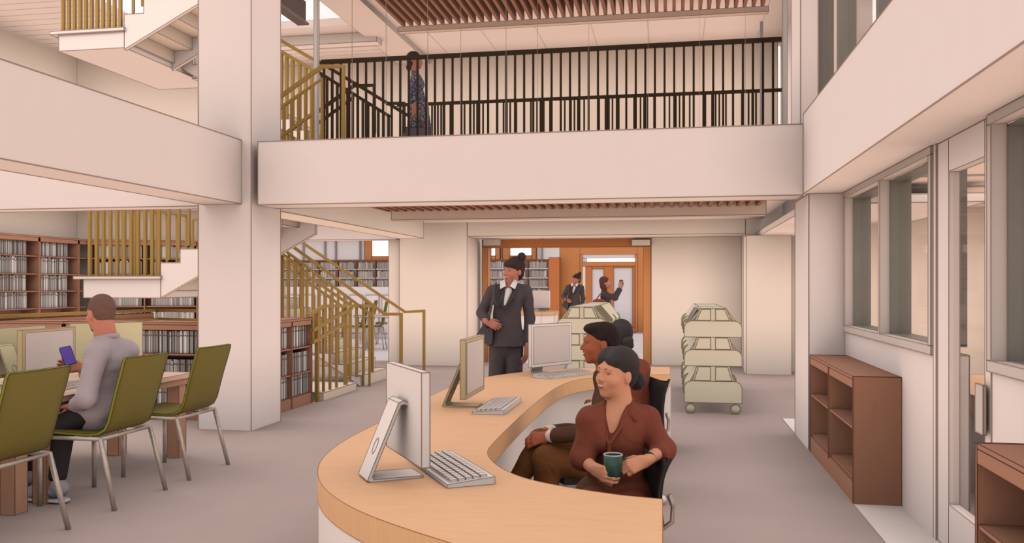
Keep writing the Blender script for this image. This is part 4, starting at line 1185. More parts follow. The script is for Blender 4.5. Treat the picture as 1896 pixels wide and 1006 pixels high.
def frameR(f, u=(0, 0, 1)):
    y = nrm(f); x = nrm(np.cross(y, V(u))); z = np.cross(x, y); return np.stack([x, y, z], 1)
def skinmat(name, rgb): return mat(name, rgb, .6, amt=.03, scale=9, spec=.3)
def D3(px, py, d): return V(at_depth(px, py, d))
CR = V(RT[0], RT[1], 0); CF = V(FW[0], FW[1], 0); UP = V(0, 0, 1)

# ---------------------------------------------------------------- woman with the mug
def build_mug_woman():
    d0 = 4.03
    H = Frame(D3(1141, 692, d0), -CR * .80 - CF * .60 + UP * .02, UP + CR * .10, .98)
    root = thing('person', 'smiling person in a rust brown shirt with low dark bun, holding a green mug', 'person', tuple(D3(1140, 890, d0) * V(1, 1, 0) + V(0, 0, .48)))
    sk = skinmat('warm_tan_skin', (212, 146, 112)); shirt = mat('rust_shirt_cloth', (126, 66, 50), .8, 'fabric', .05, spec=.15)
    trou = mat('brown_trouser_cloth', (98, 64, 44), .85, 'fabric', .04); hairm = mat('dark_hair', (52, 44, 46), .55, 'hair', .12, spec=.4)
    fw = nrm(-CF * .93 - CR * .28)
    P = dict(fwd=fw, pelvis=D3(1140, 925, d0 + .02), waist=D3(1138, 865, d0), chest=D3(1138, 797, d0 - .0), neck=D3(1146, 752, d0 + .01))
    P['shR'] = D3(1087, 782, d0 - .05); P['shL'] = D3(1202, 781, d0 + .03)
    elR = D3(1077, 848, d0 - .08); elL = D3(1229, 833, d0 - .03)
    wrR = D3(1098, 867, 3.85); wrL = D3(1196, 854, 3.80)
    kn = [D3(1100, 930, 3.62), D3(1160, 930, 3.62)]
    for q in kn: q[2] = .52
    an = [kn[0] * V(1, 1, 0) + V(.0, .06, .09), kn[1] * V(1, 1, 0) + V(.0, .06, .09)]
    mpv = V(mp)
    B = Field(); head_field(B, H)
    B.cone(H(0, -.02, -.05), P['neck'], .053, .060, .03); B.cone(P['neck'], P['chest'] + UP * .03, .062, .09, .03, flat=(fw, 1.3))
    torso_field(B, P, -.008)
    limb(B, [P['shR'] + CR * .012 - UP * .01, elR, wrR], [.038, .034, .026]); limb(B, [P['shL'] - CR * .012 - UP * .01, elL, wrL], [.038, .034, .026])
    # hands on the mug
    hand_field(B, wrR, CR * .52 - CF * .80 - UP * .16, CR * .80 + CF * .58, .95, .90, side=-1, thumb=.55, spread=.06)
    hand_field(B, wrL, (mpv + CR * .075 + UP * .045 - CF * .015) - wrL, -CR * .35 - UP * .5 + CF * .7, .9, .88, side=-1, thumb=.8, spread=.05)
    hp = [P['pelvis'] - CR * .08, P['pelvis'] + CR * .08]
    for i in (0, 1):
        limb(B, [hp[i], kn[i], an[i]], [.078, .055, .038], .03); B.cone(an[i] - UP * .03, an[i] - CF * .16 - UP * .05, .032, .026, .02)
    body = B.mesh('body', sk, root, .0046)
    # shirt with open V
    S = Field(); torso_field(S, P, .017)
    S.cone(P['shR'] + CR * .02 - UP * .04, (P['shR'] + elR) / 2 + CR * .012 - UP * .02, .050, .052, .03); S.cone(P['shL'] - CR * .02 - UP * .04, (P['shL'] + elL) / 2 - CR * .008, .050, .050, .03)
    limb(S, [P['shR'] + CR * .012 - UP * .01, elR, elR + (wrR - elR) * .22], [.049, .051, .045], .035); limb(S, [P['shL'] - CR * .012 - UP * .01, elL, elL + (wrL - elL) * .25], [.049, .051, .047], .035)
    S.cone(elR + (wrR - elR) * .16, elR + (wrR - elR) * .26, .050, .048, .004); S.cone(elL + (wrL - elL) * .18, elL + (wrL - elL) * .30, .051, .048, .004)
    S.cone(P['pelvis'], P['pelvis'] - UP * .06, .150, .155, .03, flat=(fw, 1.2))
    # skirt of the shirt over the lap
    for i in (0, 1): S.cone(hp[i], hp[i] + (kn[i] - hp[i]) * .35, .10, .092, .03)
    vb = P['chest'] + fw * .13 + UP * (-.035); vt = P['neck'] + fw * .05 + UP * .06
    S.cone(vb + fw * .02, vt + fw * .03, .010, .062, .008, flat=(fw, .45), op='s')
    S.ell(P['neck'] + UP * .04, V(.058, .06, .07), None, .008, 's')
    S.mesh('shirt', shirt, root, .0052, noise=wrinkle(.0030, 26))
    # collar and placket
    C = Field(); nx = nrm(np.cross(fw, UP))
    for s in (-1, 1):
        nk = P['neck'] + nx * s * .056 + UP * .030 - fw * .01; fr_ = P['neck'] + nx * s * .066 + fw * .070 - UP * .030
        C.cone(P['neck'] - fw * .055 + UP * .030, nk, .012, .012, .006, flat=(UP, .5))
        C.cone(nk, fr_, .014, .020, .008, flat=(fw, 1.8)); C.cone(fr_, fr_ + nx * s * .030 + fw * .012 - UP * .025, .018, .006, .006, flat=(fw, 2.0))
        C.cone(fr_ - nx * s * .008, vb + fw * .014 + nx * s * .006, .013, .006, .006, flat=(fw, 1.8))
    C.cone(vb + fw * .012, vb + fw * .012 - UP * .16, .010, .010, .004, flat=(fw, 2.0))
    C.mesh('collar', shirt, root, .0042)
    face_parts(body, H)
    T = Field()
    for i in (0, 1): limb(T, [hp[i], kn[i], an[i] + UP * .02], [.092, .070, .055], .03)
    T.cone(hp[0], hp[1], .12, .12, .04); T.mesh('trousers', trou, root, .010)
    h = Field()
    h.ell(H(0, -.026, .045), V(.079, .100, .088) * H.s, H.R, .01); h.ell(H(0, -.05, .0), V(.073, .068, .08) * H.s, H.R, .02)
    for s in (-1, 1): h.ell(H(s * .030 + .010, -.004, .064), V(.052, .084, .062) * H.s, H.R, .006)
    h.ell(H(0, .082, -.046), V(.064, .082, .094) * H.s, H.R, .010, 's')
    for s in (-1, 1): h.ell(H(s * .074, .008, -.034), V(.020, .032, .040) * H.s, H.R, .006, 's')
    h.mesh('hair', hairm, root, .004, noise=wrinkle(.0008, 120))
    bn = Field(); bn.ell(H(-.004, -.140, -.042), V(.044, .040, .046) * H.s, H.R, .01); bn.ell(H(.01, -.10, -.03), V(.03, .03, .028), H.R, .01); bn.mesh('hair_bun', hairm, root, .004, noise=wrinkle(.002, 90))
    # watch strap and trouser / shoes
    dv = nrm(wrL - elL)
    w_ = MB(); w_.tube([wrL - dv * .045, wrL - dv * .025], .031, 14); w_.build('watch', mat('black_strap', (30, 26, 28), .5), root)
    for i in (0, 1):
        s_ = Field(); s_.cone(an[i] - UP * .045 + CF * .03, an[i] - CF * .17 - UP * .055, .042, .034, .03); s_.mesh('shoe', mat('black_shoe', (38, 34, 34), .5), root, .008)
    return root
mugw = build_mug_woman()

# ---------------------------------------------------------------- man in profile
def build_profile_man():
    d0 = 4.95
    H = Frame(D3(1110, 637, d0), -CR * .97 - CF * .10 - UP * .03, UP - CR * .03, .97)
    root = thing('person', 'person in profile with short dark hair and brown jacket, hands clasped on crossed knee', 'person', tuple(D3(1150, 870, d0) * V(1, 1, 0) + V(0, 0, .5)))
    sk = skinmat('brown_skin', (160, 84, 54)); jac = mat('brown_jacket_cloth', (86, 58, 44), .85, 'fabric', .04, spec=.1); tro = mat('tobacco_trouser_cloth', (112, 70, 40), .85, 'fabric', .05, spec=.1)
    hairm = mat('black_brown_hair', (42, 28, 26), .6, 'hair', .12); wh = mat('white_cuff_cloth', (216, 196, 184), .8)
    fw = -CR
    P = dict(fwd=fw, pelvis=D3(1150, 862, d0 + .02), waist=D3(1146, 810, d0), chest=D3(1132, 752, d0), neck=D3(1124, 700, d0))
    P['shR'] = D3(1134, 728, d0 + .18); P['shL'] = D3(1132, 730, d0 - .18)
    knF = D3(1003, 822, d0 + .03); knN = D3(1012, 852, d0 - .1)
    anF = D3(948, 905, d0 + .0); anN = D3(1012, 980, d0 - .08); anN[2] = .10
    wr = D3(1016, 808, d0 - .07); el = D3(1092, 800, d0 - .23); elF = D3(1085, 800, d0 + .2); wrF = D3(1012, 800, d0 + .05)
    B = Field(); head_field(B, H, False)
    B.cone(H(0, -.03, -.05), P['neck'], .056, .062, .025); torso_field(B, P, -.01, False)
    limb(B, [P['shL'], el, wr], [.05, .042, .029]); limb(B, [P['shR'], elF, wrF], [.05, .042, .029])
    hand_field(B, wr, -CR + CF * .15 - UP * .25, CF * .75 - UP * .5 - CR * .2, .8, 1.0, side=1, thumb=.6)
    hand_field(B, wrF, -CR - CF * .35 - UP * .15, -CF * .4 - UP * .85, .75, 1.0, side=1, thumb=.6)
    hpN, hpF = P['pelvis'] - CF * .10, P['pelvis'] + CF * .10
    limb(B, [hpN, knN, anN], [.08, .058, .04], .03); limb(B, [hpF, knF, anF], [.08, .058, .04], .03)
    B.cone(anN, anN - CR * .18 - UP * .05, .036, .028, .02); B.cone(anF, anF - CR * .12 - UP * .12, .036, .028, .02)
    body = B.mesh('body', sk, root, .005)
    S = Field(); torso_field(S, P, .016, False)
    limb(S, [P['shL'], el, el + (wr - el) * .80], [.066, .056, .044], .03); limb(S, [P['shR'], elF, elF + (wrF - elF) * .80], [.066, .056, .044], .03)
    S.ell(P['neck'] + UP * .05, V(.064, .064, .08), None, .01, 's')
    S.mesh('jacket', jac, root, .006, noise=wrinkle(.0035, 20))
    for a, b_ in ((el, wr), (elF, wrF)):
        c = Field(); c.cone(a + (b_ - a) * .78, a + (b_ - a) * .93, .040, .038, .005); c.mesh('shirt_cuff', wh, root, .005)
    T = Field()
    limb(T, [hpN, knN, anN + UP * .05], [.098, .078, .056], .035); limb(T, [hpF, knF, anF + (knF - anF) * .12], [.098, .078, .054], .035)
    T.cone(hpN, hpF, .11, .11, .05)
    T.mesh('trousers', tro, root, .006, noise=wrinkle(.003, 18, seed=1))
    for an_, dd in ((anN, -CR * .2 - UP * .055), (anF, -CR * .14 - UP * .13)):
        s_ = Field(); s_.cone(an_ - UP * .03 + CR * .03, an_ + dd, .042, .034, .03); s_.mesh('shoe', mat('dark_leather_shoe', (40, 28, 26), .45), root, .007)
    face_parts(body, H, smile=True, brow=mat('black_brow', (34, 24, 22), .8), lipc=(140, 66, 56), female=False)
    h = Field(); h.ell(H(0, -.026, .046), V(.079, .098, .086) * H.s, H.R, .01); h.ell(H(0, .035, .092), V(.060, .058, .034) * H.s, H.R, .02)
    h.ell(H(0, -.06, .0), V(.072, .055, .07) * H.s, H.R, .02)
    h.ell(H(0, .085, -.03), V(.09, .075, .098) * H.s, H.R, .008, 's')
    for s in (-1, 1): h.ell(H(s * .076, -.005, -.03), V(.02, .045, .045) * H.s, H.R, .006, 's')
    h.mesh('hair', hairm, root, .0045, noise=wrinkle(.001, 110))
    return root
build_profile_man()

# ---------------------------------------------------------------- seated woman, back turned
def build_back_woman():
    d0 = 6.35
    H = Frame(D3(1146, 623, d0), -CR * .55 + CF * .8, UP, .98)
    root = thing('person', 'person in dark red with low black bun, back turned, beyond the person in profile', 'person', tuple(D3(1166, 800, d0) * V(1, 1, 0) + V(0, 0, .48)))
    sk = skinmat('warm_tan_skin', (212, 146, 112)); shirt = mat('rust_shirt_cloth', (126, 66, 50)); hairm = mat('dark_hair', (52, 44, 46))
    fw = nrm(-CR * .5 + CF * .8)
    P = dict(fwd=fw, pelvis=D3(1180, 800, d0 + .1), waist=D3(1176, 745, d0 + .08), chest=D3(1168, 700, d0 + .05), neck=D3(1160, 664, d0 + .02))
    sd = nrm(np.cross(fw, UP)); P['shR'] = P['neck'] + sd * .145 - UP * .085; P['shL'] = P['neck'] - sd * .145 - UP * .085
    B = Field(); head_field(B, H); B.cone(H(0, -.02, -.05), P['neck'], .05, .055, .025); torso_field(B, P, -.008)
    arms = []
    for s in ('shR', 'shL'):
        e = P[s] - UP * .24 + fw * .04; w_ = e + fw * .20 - UP * .04 + (P['neck'] - P[s]) * .4
        limb(B, [P[s], e, w_], [.045, .036, .026]); hand_field(B, w_, fw, -UP, .4, .9, side=1 if s == 'shR' else -1); arms.append((P[s], e, w_))
    kn = [P['pelvis'] + fw * .42 + sd * s * .09 for s in (-1, 1)]
    for k_ in kn: k_[2] = .5
    for i, q in enumerate(kn):
        a_ = q * V(1, 1, 0) + V(0, 0, .09); limb(B, [P['pelvis'] + sd * (i * 2 - 1) * .08, q, a_], [.08, .056, .038], .03); B.cone(a_, a_ + fw * .14 - UP * .04, .034, .028, .02)
    body = B.mesh('body', sk, root, .008)
    S = Field(); torso_field(S, P, .014)
    for a in arms: limb(S, [a[0], a[1], a[1] + (a[2] - a[1]) * .7], [.06, .052, .042], .03)
    S.ell(P['neck'] + UP * .05, V(.056, .056, .07), None, .01, 's')
    S.mesh('shirt', shirt, root, .008, noise=wrinkle(.003, 22))
    T = Field()
    for i, q in enumerate(kn): limb(T, [P['pelvis'] + sd * (i * 2 - 1) * .08, q, q * V(1, 1, 0) + V(0, 0, .12)], [.10, .07, .055], .03)
    T.mesh('trousers', mat('brown_trouser_cloth', (98, 64, 44)), root, .01)
    h = Field(); h.ell(H(0, -.026, .045), V(.078, .098, .088) * H.s, H.R, .01); h.ell(H(0, -.045, .0), V(.073, .066, .085) * H.s, H.R, .02)
    h.ell(H(0, .08, -.035), V(.066, .085, .092) * H.s, H.R, .010, 's'); h.mesh('hair', hairm, root, .006)
    b_ = Field(); c = D3(1156, 645, d0 - .14); c = D3(1162, 632, d0 - .10); b_.ell(c, V(.042, .042, .04), None, .01); b_.ell(c - UP * .03 + CR * .012, V(.034, .034, .034), None, .01); b_.mesh('hair_bun', hairm, root, .006, noise=wrinkle(.002, 80))
    return root
build_back_woman()

# ---------------------------------------------------------------- standing woman in the charcoal suit
def build_suit_woman():
    d0 = 8.3; sc = 1.06; m = 1597 / d0
    def q(px, py, dd=0.0): return D3(px, py, d0 + dd)
    H = Frame(q(951, 502), -CR * .74 - CF * .70 - UP * .06, UP + CR * .14, 1.04)
    root = thing('person', 'standing smiling person in a charcoal suit and white collar, dark topknot, beyond the desk', 'person', tuple(q(940, 700) * V(1, 1, 0)))
    sk = skinmat('rosy_skin', (186, 118, 98)); suit = mat('charcoal_suit_cloth', (84, 75, 76), .85, 'fabric', .05, spec=.1); hairm = mat('dark_brown_hair', (62, 46, 44), .6, 'hair', .12); wh = mat('white_blouse_cloth', (222, 212, 212), .8, 'fabric', .02)
    fw = nrm(-CF * .95 - CR * .2)
    P = dict(fwd=fw, pelvis=q(937, 625), waist=q(939, 585), chest=q(940, 552), neck=q(945, 526))
    P['shR'] = q(911, 541, -.02); P['shL'] = q(975, 541, .02)
    elR = q(892, 580, .02); wrR = q(902, 596, -.16); elL = q(981, 590, .03); wrL = q(976, 640, -.03)
    B = Field(); head_field(B, H); B.cone(H(0, -.02, -.05), P['neck'], .048, .052, .025); B.cone(P['neck'], P['chest'], .05, .09, .03, flat=(fw, 1.3))
    torso_field(B, P, -.012, sc=sc)
    limb(B, [P['shR'], elR, wrR], [.046, .038, .028]); limb(B, [P['shL'], elL, wrL], [.046, .038, .028])
    hand_field(B, wrR, CR * .75 - CF * .1 - UP * .35, CF * .9 - UP * .2, .9, 1.0, side=1, thumb=.6)
    hand_field(B, wrL, -UP - CR * .10, CF * .4 - CR * .8, .35, 1.05, side=1, thumb=.2)
    zf = .0
    hR, hL = q(922, 640), q(952, 640)
    kR, kL = q(918, 700), q(951, 702); aR = q(912, 780); aL = q(950, 785)
    kR[2] = kL[2] = .52; aR[2] = aL[2] = .10
    for h_, k_, a_ in ((hR, kR, aR), (hL, kL, aL)):
        limb(B, [h_, k_, a_], [.085, .058, .04], .03); B.cone(a_, a_ + fw * .17 - UP * .06, .036, .028, .02)
    body = B.mesh('body', sk, root, .007)
    J = Field(); torso_field(J, P, .010, sc=sc)
    J.cone(P['waist'] - UP * .02, P['pelvis'] - UP * .04, .104 * sc, .158 * sc, .02, flat=(fw, 1.4))
    limb(J, [P['shR'], elR, elR + (wrR - elR) * .72], [.058, .052, .046], .015); limb(J, [P['shL'], elL, elL + (wrL - elL) * .80], [.058, .052, .046], .015)
    vb = P['chest'] + fw * .14 - UP * .08
    J.cone(vb, P['neck'] + fw * .09 + UP * .02, .008, .055, .008, flat=(fw, .5), op='s'); J.ell(P['neck'] + UP * .05, V(.055, .055, .07), None, .01, 's')
    J.cone(P['waist'] - UP * .10, q(938, 640), .135, .180, .02, flat=(fw, 1.3))
    J.mesh('jacket', suit, root, .0065, noise=wrinkle(.003, 20), cut=[(q(938, 641), -UP)])
    L = Field()   # lapels
    nx = nrm(np.cross(fw, UP))
    for s in (-1, 1):
        L.cone(P['neck'] + nx * s * .07 + fw * .065 - UP * .01, P['chest'] + nx * s * .075 + fw * .135 - UP * .0, .012, .022, .01, flat=(fw, 2.2))
        L.cone(P['chest'] + nx * s * .072 + fw * .138, vb + fw * .012 - UP * .02, .022, .008, .01, flat=(fw, 2.2))
    L.mesh('lapels', mat('charcoal_lapel', (66, 58, 60), .8), root, .005)
    W = MB()
    for s in (-1, 1):
        a = P['neck'] + nx * s * .048 + fw * .02 + UP * .050; b_ = P['neck'] + nx * s * .02 + fw * .108 - UP * .02; c_ = P['neck'] + nx * s * .072 + fw * .125 - UP * .050; e_ = P['neck'] + nx * s * .085 + fw * .060 + UP * .018
        o_ = fw * .01
        W.add([a, b_, c_, e_, a + o_, b_ + o_, c_ + o_, e_ + o_], [(0, 1, 2, 3), (7, 6, 5, 4), (0, 4, 5, 1), (1, 5, 6, 2), (2, 6, 7, 3), (3, 7, 4, 0)], 0)
    W.build('blouse_collar', wh, root)
    I_ = Field(); I_.cone(P['neck'] - UP * .07 + fw * .085, vb + UP * .02 - fw * .008, .035, .012, .01, flat=(fw, 1.5)); I_.mesh('blouse', wh, root, .005)
    T = Field()
    for h_, k_, a_ in ((hR, kR, aR), (hL, kL, aL)): limb(T, [h_ + UP * .05, h_ - UP * .12, k_, a_ + UP * .0], [.088, .086, .078, .072], .010)
    T.cone(P['pelvis'] + UP * .03, P['pelvis'] - UP * .075, .140, .132, .02, flat=(fw, 1.3))
    T.mesh('trousers', suit, root, .009, noise=wrinkle(.002, 14))
    for a_ in (aR, aL):
        s_ = Field(); s_.cone(a_ - UP * .04, a_ + fw * .18 - UP * .065, .042, .032, .03); s_.mesh('shoe', mat('black_shoe', (38, 34, 34), .5), root, .008)
    face_parts(body, H, smile=True, lipc=(170, 62, 66))
    h = Field(); h.ell(H(0, -.024, .045), V(.080, .099, .090) * H.s, H.R, .01); h.ell(H(0, -.045, -.01), V(.074, .060, .085) * H.s, H.R, .02)
    h.ell(H(0, .052, .060), V(.066, .045, .036) * H.s, H.R, .02)
    h.ell(H(0, .092, -.040), V(.070, .086, .080) * H.s, H.R, .008, 's'); h.mesh('hair', hairm, root, .005, noise=wrinkle(.001, 100))
    t_ = Field(); c = q(966, 476); t_.ell(c, V(.040, .04, .045), None, .01); t_.cone(c - UP * .07 - CR * .02, c, .03, .035, .01); t_.mesh('topknot', hairm, root, .005, noise=wrinkle(.002, 80))
    return root, q, fw
suitw, sq, sfw = build_suit_woman()
# shoulder bag
LEA = mat('dark_grey_leather', (74, 68, 74), .5, amt=.04, spec=.4)
bt = thing('shoulder_bag', 'dark grey shoulder bag hanging at the right side of the person in the charcoal suit', 'bag', tuple(sq(896, 640, -.05)))
pts_ = [(905, 596), (913, 612), (912, 634), (905, 640), (884, 624), (883, 618), (897, 598)]
mbg = MB(); fr_ = [V(sq(a_, b_, -.02)) for a_, b_ in pts_]; bk_ = [v_ - CF * .10 for v_ in fr_]; n_ = len(pts_)
mbg.add(fr_ + bk_, [list(range(n_)), [n_ + i for i in range(n_)][::-1]] + [(i, (i + 1) % n_, n_ + (i + 1) % n_, n_ + i) for i in range(n_)])
mbg.build('bag_body', LEA, bt)
sb = MB()
a, b_, c_ = V(sq(916, 529, -.12)), V(sq(911, 560, -.20)), V(sq(903, 600, -.17))
sb.tube([V(sq(919, 525, .02)), a, b_, c_, V(sq(902, 606, -.12))], [.013] * 5, 6); sb.build('strap', LEA, bt)

# ---------------------------------------------------------------- woman in the blue floral dress upstairs
def build_dress_woman():
    d0 = 12.8
    def q(px, py, dd=0.0): return D3(px, py, d0 + dd)
    H = Frame(q(768.5, 112.5), CR * .96 - CF * .18, UP, 1.08)
    root = thing('person', 'person in a blue floral knee-length dress standing in profile on the upper walkway', 'person', tuple(q(772, 260) * V(1, 1, 0) + V(0, 0, 3.352)))
    sk = skinmat('brown_pink_skin', (160, 96, 78)); dr_ = mat('blue_floral_cloth', (60, 66, 104), .85, 'floral', scale=58); hairm = mat('near_black_hair', (50, 40, 40), .6, 'hair', .12)
    fw = nrm(CR)
    P = dict(fwd=fw, pelvis=q(774, 200), waist=q(773, 178), chest=q(771, 153), neck=q(768, 134))
    P['shR'] = q(769, 144, -.17); P['shL'] = q(771, 144, .17)
    B = Field(); head_field(B, H); B.cone(H(0, -.02, -.05), P['neck'], .05, .055, .025); torso_field(B, P, -.01)
    e1 = q(765, 182, -.2); w1 = q(767, 210, -.16); e2 = q(772, 182, .2); w2 = q(780, 208, .16)
    limb(B, [P['shR'], e1, w1], [.048, .04, .03]); limb(B, [P['shL'], e2, w2], [.048, .04, .03])
    hand_field(B, w1, -UP + CR * .05, CF, .45, 1.05, side=1); hand_field(B, w2, -UP + CR * .1, -CF, .4, 1.05, side=-1)
    legs = []
    for s in (-1, 1):
        h_ = P['pelvis'] + CF * s * .085 - UP * .05; k_ = h_ * V(1, 1, 0) + UP * (3.36 + .46) + CR * .02; a_ = h_ * V(1, 1, 0) + UP * (3.36 + .09) - CR * .02 * s
        limb(B, [h_, k_, a_], [.085, .058, .04], .03); B.cone(a_ - UP * .03, a_ + CR * .15 - UP * .05, .034, .028, .02); legs.append(a_)
    body = B.mesh('body', sk, root, .01)
    S = Field(); torso_field(S, P, .012)
    limb(S, [P['shR'], e1, e1 + (w1 - e1) * .15], [.064, .060, .058], .03); limb(S, [P['shL'], e2, e2 + (w2 - e2) * .15], [.064, .060, .058], .03)
    S.ell(P['neck'] + UP * .05, V(.055, .055, .07), None, .01, 's')
    S.cone(P['waist'], P['pelvis'], .115, .165, .04, flat=(fw, 1.1)); S.cone(P['pelvis'], q(777, 242), .165, .20, .04, flat=(fw, 1.1))
    S.mesh('dress', dr_, root, .011, noise=wrinkle(.004, 20))
    h = Field(); h.ell(H(0, -.026, .045), V(.080, .099, .088) * H.s, H.R, .01); h.ell(H(0, -.052, -.01), V(.074, .062, .10) * H.s, H.R, .02); h.ell(H(0, -.085, -.09), V(.05, .042, .045) * H.s, H.R, .03)
    h.ell(H(0, .082, -.035), V(.075, .085, .085) * H.s, H.R, .010, 's'); h.mesh('hair', hairm, root, .008)
    face_parts(body, H, smile=False)
    for a_ in legs:
        s_ = Field(); s_.cone(a_ - UP * .045, a_ + CR * .17 - UP * .06, .04, .03, .03); s_.mesh('shoe', mat('black_shoe', (38, 34, 34), .5), root, .012)
    return root, w1
dw, dwr = build_dress_woman()
hb = thing('handbag', 'dark handbag carried low by the person in the floral dress upstairs', 'handbag', tuple(D3(772, 262, 12.5) * V(1, 1, 0) + V(0, 0, 3.62)))
c = D3(771, 250, 12.55); b = MB()
o_ = MB(); Mx = Matrix.Rotation(YAW, 4, 'Z'); Mx.translation = Vector(c)
o_.prism([(-.20, -.16), (.20, -.16), (.19, .10), (-.19, .10)], 'y', -.07, .07, M=Mx); o_.build('bag_body', LEA, hb, .006, mat('bag_ink', (40, 36, 38)))
ht = MB(); ht.tube([Mx @ Vector((-.09, 0, .09)), Mx @ Vector((-.06, 0, .25)), Mx @ Vector((0, 0, .31)), Mx @ Vector((.06, 0, .25)), Mx @ Vector((.09, 0, .09))], .012, 8); ht.build('handle', LEA, hb)

# ---------------------------------------------------------------- man with the phone, seated, seen from behind
def build_phone_man():
    d0 = 6.30; sc = 1.1
    def q(px, py, dd=0.0): return D3(px, py, d0 + dd)
    H = Frame(q(186, 581), -CR * .80 + CF * .55 - UP * .10, UP, 1.13)
    root = thing('person', 'seated person with cropped hair and striped grey shirt looking at a purple phone', 'person', tuple(q(215, 790) * V(1, 1, 0) + V(0, 0, .53)))
    sk = skinmat('ruddy_skin', (204, 128, 104)); sh = mat('grey_striped_cloth', (182, 166, 168), .85, 'stripes', .06, scale=48, rgb2=(160, 144, 148)); tr = mat('charcoal_trouser_cloth', (52, 46, 48), .85, 'fabric', .05)
    hairm = mat('cropped_brown_hair', (124, 90, 78), .85, amt=.12, scale=30)
    fw = nrm(-CR * .85 + CF * .42)
    P = dict(fwd=fw, pelvis=q(190, 756), waist=q(193, 716), chest=q(199, 672), neck=q(197, 634))
    P['shL'] = q(179, 656, -.16); P['shR'] = q(237, 652, .12)
    elL = q(160, 738, -.30); wrL = q(136, 752, -.10); elR = q(190, 738, .26); wrR = q(152, 682, .10)
    B = Field(); head_field(B, H, False); B.cone(H(0, -.03, -.05), P['neck'], .070, .082, .03); torso_field(B, P, -.01, False, sc=sc)
    limb(B, [P['shL'], elL, wrL], [.055, .046, .032]); limb(B, [P['shR'], elR, wrR], [.055, .046, .032])
    hand_field(B, wrL, -CR + CF * .4 - UP * .1, -UP, .4, 1.1, side=-1)
    hand_field(B, wrR, -CR * .80 - CF * .15 + UP * .35, -CF * .3 + CR * .1 + UP * .2 - CR * .0 + CF * -.5, .75, 1.1, side=-1, thumb=.8)
    hN, hF = P['pelvis'] - CF * .09, P['pelvis'] + CF * .11
    kN = q(118, 790, -.10); kF = q(100, 792, .28); aN = q(104, 890, -.16); aF = q(48, 880, .22)
    aN[2] = aF[2] = .13
    for h_, k_, a_ in ((hN, kN, aN), (hF, kF, aF)):
        limb(B, [h_, k_, a_], [.09, .066, .044], .03); B.cone(a_, a_ - CR * .17 + CF * .05 - UP * .06, .04, .032, .02)
    body = B.mesh('body', sk, root, .006)
    S = Field(); torso_field(S, P, .020, False, sc=sc)
    limb(S, [P['shL'], elL, elL + (wrL - elL) * .75], [.076, .068, .056], .03); limb(S, [P['shR'], elR, elR + (wrR - elR) * .80], [.076, .068, .054], .03)
    S.cone(P['waist'], P['pelvis'] - UP * .055, .150, .160, .03, flat=(fw, 1.25))
    S.ell(H(0, .0, -.08), V(.07, .09, .085), H.R, .012, 's')
    S.mesh('shirt', sh, root, .0065, noise=wrinkle(.0045, 17, seed=2))
    C = Field(); ring = [P['neck'] + UP * (.028 - .022 * math.cos(a)) + (fw * math.cos(a) * .088 + nrm(np.cross(fw, UP)) * math.sin(a) * .080) for a in [2 * math.pi * i / 14 for i in range(15)]]
    for i in range(14):
        if 6 != i * 0 + 99: C.cone(ring[i], ring[i + 1], .008, .008, .006, flat=(UP, .42))
    C.mesh('collar', sh, root, .005)
    T = Field()
    for h_, k_, a_ in ((hN, kN, aN), (hF, kF, aF)): limb(T, [h_, k_, a_ + (k_ - a_) * .16], [.088, .082, .062], .03)
    T.cone(hN, hF, .10, .10, .05)
    T.mesh('trousers', tr, root, .008, noise=wrinkle(.003, 16))
    SH = mat('grey_trainer', (164, 154, 160), .8, 'fabric', .06); SO = mat('white_sole', (206, 200, 200), .7)
    for a_ in (aN, aF):
        f_ = nrm(-CR * .95 + CF * .2)
        s_ = Field(); s_.cone(a_ - UP * .03 - f_ * .035, a_ + f_ * .19 - UP * .072, .058, .042, .03); s_.cone(a_ - f_ * .01 + UP * .0, a_ - UP * .04, .052, .055, .02); s_.mesh('trainer', SH, root, .006, cut=[((0, 0, .022), (0, 0, -1))])
        w_ = Field(); w_.cone(a_ * V(1, 1, 0) + UP * .018 - f_ * .045, a_ * V(1, 1, 0) + f_ * .20 + UP * .018, .058, .048, .03, flat=(UP, 3.2)); w_.mesh('sole', SO, root, .006)
    h = Field(); h.ell(H(0, -.022, .043), V(.0765, .0955, .084) * H.s, H.R, .01); h.ell(H(0, -.048, -.005), V(.068, .055, .07) * H.s, H.R, .02)
    h.ell(H(0, .092, -.035), V(.085, .085, .085) * H.s, H.R, .008, 's')
    for s in (-1, 1): h.ell(H(s * .078, .01, -.022), V(.02, .055, .04) * H.s, H.R, .006, 's')
    h.mesh('hair', hairm, root, .005)
    face_parts(body, H, smile=False, brow=mat('brown_brow', (96, 64, 50), .8), lipc=(160, 90, 76), female=False)
    bd = Field(); bd.ell(H(0, .058, -.090), V(.034, .034, .028) * H.s, H.R, .01)
    bd.ell(H(0, .05, -.04), V(.07, .075, .035) * H.s, H.R, .006, 's'); bd.mesh('beard', mat('stubble_brown', (110, 70, 54), .85), root, .004)
    return root, wrR
pm, pw = build_phone_man()
ph = thing('phone', 'purple-backed smartphone held up by the seated man', 'phone', tuple(D3(126, 660, 6.30)))
a = D3(114, 643, 6.32); b_ = D3(126, 677, 6.28); c_ = D3(131, 640, 6.36)
upv = nrm(a - b_); rv = nrm(c_ - a); rv = nrm(rv - upv * np.dot(rv, upv)); nv = np.cross(rv, upv)
cen = D3(125.5, 659, 6.28)
Mp = Matrix(((rv[0], nv[0], upv[0], cen[0]), (rv[1], nv[1], upv[1], cen[1]), (rv[2], nv[2], upv[2], cen[2]), (0, 0, 0, 1)))
hw, hh = .040, .074
